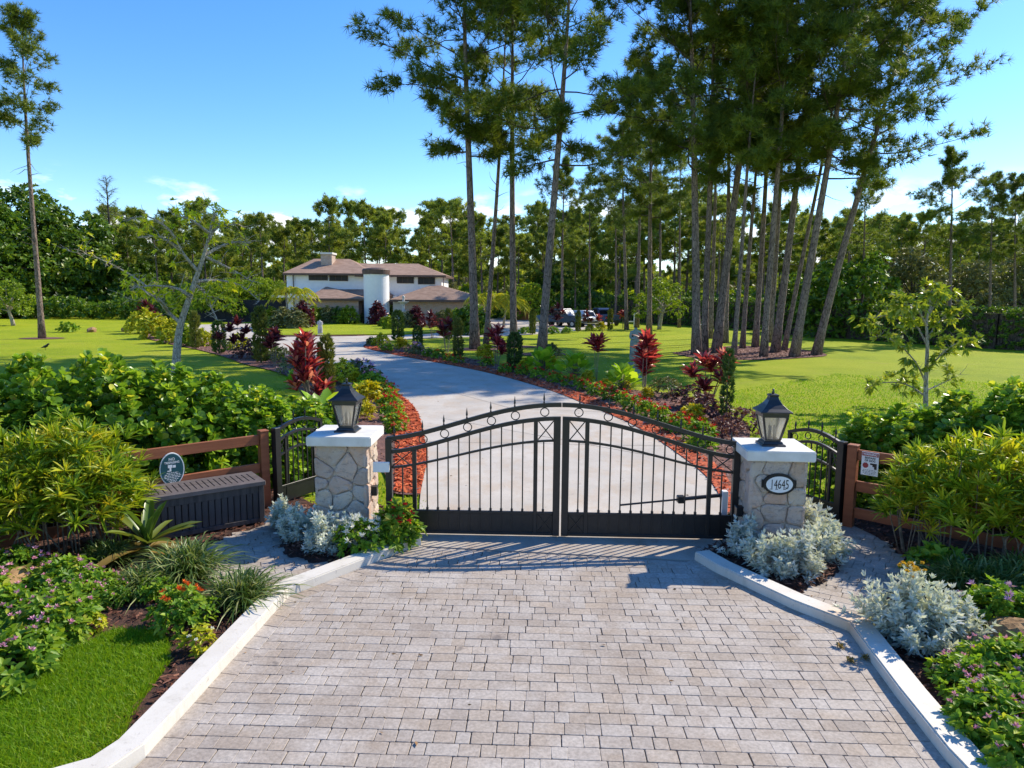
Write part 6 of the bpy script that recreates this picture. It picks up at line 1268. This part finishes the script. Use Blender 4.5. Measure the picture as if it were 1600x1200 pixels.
# broadleaf trees at the edges
for k, px, py, h, lb in (('broad0', -55, 497, 17, 'huge dark broadleaf tree at the left picture edge'), ('broad0', 40, 494, 17.5, 'huge dark broadleaf tree behind the lone pine'), ('broad1', 118, 492, 15, 'dark broadleaf tree behind the play set'), ('broad1', 175, 490, 11.5, 'dark broadleaf tree right of the play set'), ('broad1', 235, 489, 9, 'dark broadleaf tree behind the lawn tree'), ('feathery', 350, 502, 4.8, 'bright feathery tree spreading over the black fence'), ('feathery', 300, 500, 3.9, 'bright feathery tree left above the black fence'), ('feathery', 405, 501, 5.0, 'bright feathery tree beside the house corner'), ('roundshrub', 828, 500, 4.6, 'bright green round tree left of the pickup'), ('darkshrub', 862, 497, 7.2, 'dark round tree behind the grey blue pickup'), ('broad1', 935, 490, 9, 'dark glossy tree behind the white car'), ('broad1', 985, 490, 7.5, 'dark tree behind the white post'), ('hazytree', 1420, 524, 7.5, 'silvery green tree behind the right hedge'), ('hazytree', 1510, 524, 6.5, 'silvery green tree right of the tall flat topped pine'), ('hazytree', 1590, 524, 7.5, 'silvery tree at the right edge behind the hedge'), ('darkshrub', 1320, 526, 6.5, 'dark bushy tree behind the leaning pine'), ('darkshrub', 1260, 520, 5.5, 'dark bushy tree behind the mulched pines'), ('hazytree', 700, 500, 5, 'grey green tree behind the right end of the house')):
    nat = dict(broad0=15.5, broad1=12.5, feathery=6, roundshrub=4.5, darkshrub=5.5, hazytree=9)[k]; p = gp(px, py); s = h / nat
    if k == 'broad0': s *= 1.0
    plant(k, 'broadleaf_tree', p, lb, 'tree', 'broadleaf trees round the grounds', s)
# casuarina
L = Leaves(); m = MB(); C = []; A = []
m.tube([(0, 0, 0), (.2, 0, 8), (.1, 0, 17)], [.3, .2, .03], 7)
for i in range(46):
    t = .45 + .55 * i / 46; a = i * 2.4; q = wander((.1, 0, 17 * t), (math.cos(a), math.sin(a), .9), 3.2 * (1.25 - t), 4, .12); m.tube(q, [.04, .03, .02, .012, .006], 4, False); C += q[1:]; A += [(q[-1] - q[0]).normalized()] * 4
L.add(np.array(C), np.array(A), 9, (.1, 1.1), .7, .035, T.tri, .35, .6); r = empty('casuarina_tree', gp(178, 489.5), 0, 'wispy grey green tree rising above the dark trees on the left', 'tree', sc=1.2); m.build('trunk', M['dark_bark'], r); link('crown', L.mesh('crown', M['hazy']), r)
# clipped hedge along the far right of the lawn
def hedge(P, w, h, label, mat='broad'):
    r = empty('clipped_hedge', P[0], 0, label, 'hedge'); m = MB(); L = Leaves(); C = []; A = []
    for a, b in zip(P[:-1], P[1:]):
        d = (b - a); ln = d.length; d.normalize(); nn = Vector((-d.y, d.x, 0)); k = int(ln * 95)
        for _ in range(k):
            s = random.random() * ln; f = random.random(); 
            if f < .45: q = a + d * s + nn * (w / 2 + random.gauss(0, .1)) + Vector((0, 0, random.uniform(.05, h))); ax = nn + Vector((0, 0, .4))
            elif f < .9: q = a + d * s + nn * random.uniform(-w / 2, w / 2) + Vector((0, 0, h + random.gauss(0, .1))); ax = Vector((0, 0, 1))
            else: q = a + d * s - nn * w / 2 + Vector((0, 0, random.uniform(.05, h))); ax = -nn
            C.append(q - P[0]); A.append(ax)
        a2, b2 = a - P[0], b - P[0]; off_ = nn * (w / 2 - .2); V = [a2 - off_, b2 - off_, b2 + off_, a2 + off_]; m.add([(v.x, v.y, z) for z in (0, h - .2) for v in V], [(3, 2, 1, 0), (4, 5, 6, 7), (0, 1, 5, 4), (1, 2, 6, 5), (2, 3, 7, 6), (3, 0, 4, 7)])
    L.add(np.array(C), np.array(A), 7, (.4, 1.5), .2, .10, T.dia, .1, .6, clump=.4); link('foliage', L.mesh('foliage', M[mat]), r); m.build('core', M['dark_bark'], r)
hedge([gp(1640, 549), gp(1560, 545), gp(1480, 540), gp(1400, 534), gp(1300, 527), gp(1200, 520)], 1.4, 2.5, 'tall clipped dark hedge along the right side of the lawn')
hedge([gp(1200, 516), gp(1120, 511), gp(1030, 506), gp(958, 501)], 1.4, 2.9, 'clipped hedge behind the pines and the parked cars')
# undergrowth of the wood, one mass
def under(name, rows_, mat, leaf, n, hh):
    C = []; A = []
    for _ in range(n):
        px, d = random.uniform(*rows_[0]), random.uniform(*rows_[1]); p = hp(px, 480, d); h = hh * (0.78 + .22 * math.sin(px * .05) * math.cos(px * .021)) * random.random() ** .75; C.append((p.x, d, h)); A.append(norm(np.array([random.gauss(0, .5), -.6, .6 + random.gauss(0, .3)])))
    L = Leaves(); L.add(np.array(C), np.array(A), 6, (.4, 1.5), leaf[0], leaf[1], T.dia, .1, .7, clump=.5); o = link(name, L.mesh(name, M[mat])); o['kind'] = 'stuff'
under('undergrowth', ((-150, 1800), (92, 104)), 'broad', (.7, .35), 5200, 4.2); under('undergrowth', ((600, 1800), (104, 125)), 'bright_broad', (.8, .4), 2600, 5.)
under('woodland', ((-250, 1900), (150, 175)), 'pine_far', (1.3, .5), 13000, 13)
under('woodland', ((-300, 1950), (185, 215)), 'broad', (2., .9), 9000, 15)
under('undergrowth', ((-100, 1850), (128, 146)), 'hazy', (1., .45), 5000, 6.5)
under('undergrowth', ((-200, 330), (84, 90)), 'broad', (.5, .26), 2200, 3.)
for a_, b_ in ((-1500, -150), (1750, 3100)): under('woodland', ((a_, b_), (96, 150)), 'broad', (1.6, .8), 11000, 14.5)
# fallen leaves and weeds
def litter(name, poly, n, z, mat):
    q = scatter(poly, n); n = len(q); L = Leaves(); C = np.concatenate([q, np.full((n, 1), z)], 1); a = RNG.uniform(0, 6.28, n)
    L.add(C, np.stack([np.cos(a), np.sin(a), np.full(n, .12)], 1), 1, (0, .05), .045, .018, T.dia, 0, .3, var=.5); o = link(name, L.mesh(name, M[mat])); o['kind'] = 'stuff'
M['dead'] = chipm('dead_leaf', [(0, (.10, .055, .025)), (.6, (.26, .15, .07)), (1, (.36, .25, .10))])
litter('fallen_leaves', left_edge + far + right_edge, 900, .034, 'dead'); litter('fallen_leaves', [LK[0], LK[2], LK[3], RK[5], RK[3], RK[0]], 16, .054, 'dead')
litter('fallen_leaves', walkR, 30, .054, 'dead'); litter('fallen_leaves', walkL, 40, .054, 'dead'); litter('fallen_leaves', pisl, 500, .04, 'dead')
kind_liriope('weed', .08, .10, 16, 'bromeliad_old')
for i, (px, py, w) in enumerate(((1312, 1013, 'straw coloured'), (1328, 1035, 'straw coloured'), (1352, 1030, 'green'))):
    plant('weed', 'weed', gp(px, py, .045), 'tiny brownish weed in the paver joint %s' % (('near the stained right kerb bend', 'just below the first weed by the right kerb', 'tight against the right kerb')[i]), 'weed', 'weeds in the paver joints', random.uniform(.6, 1.))
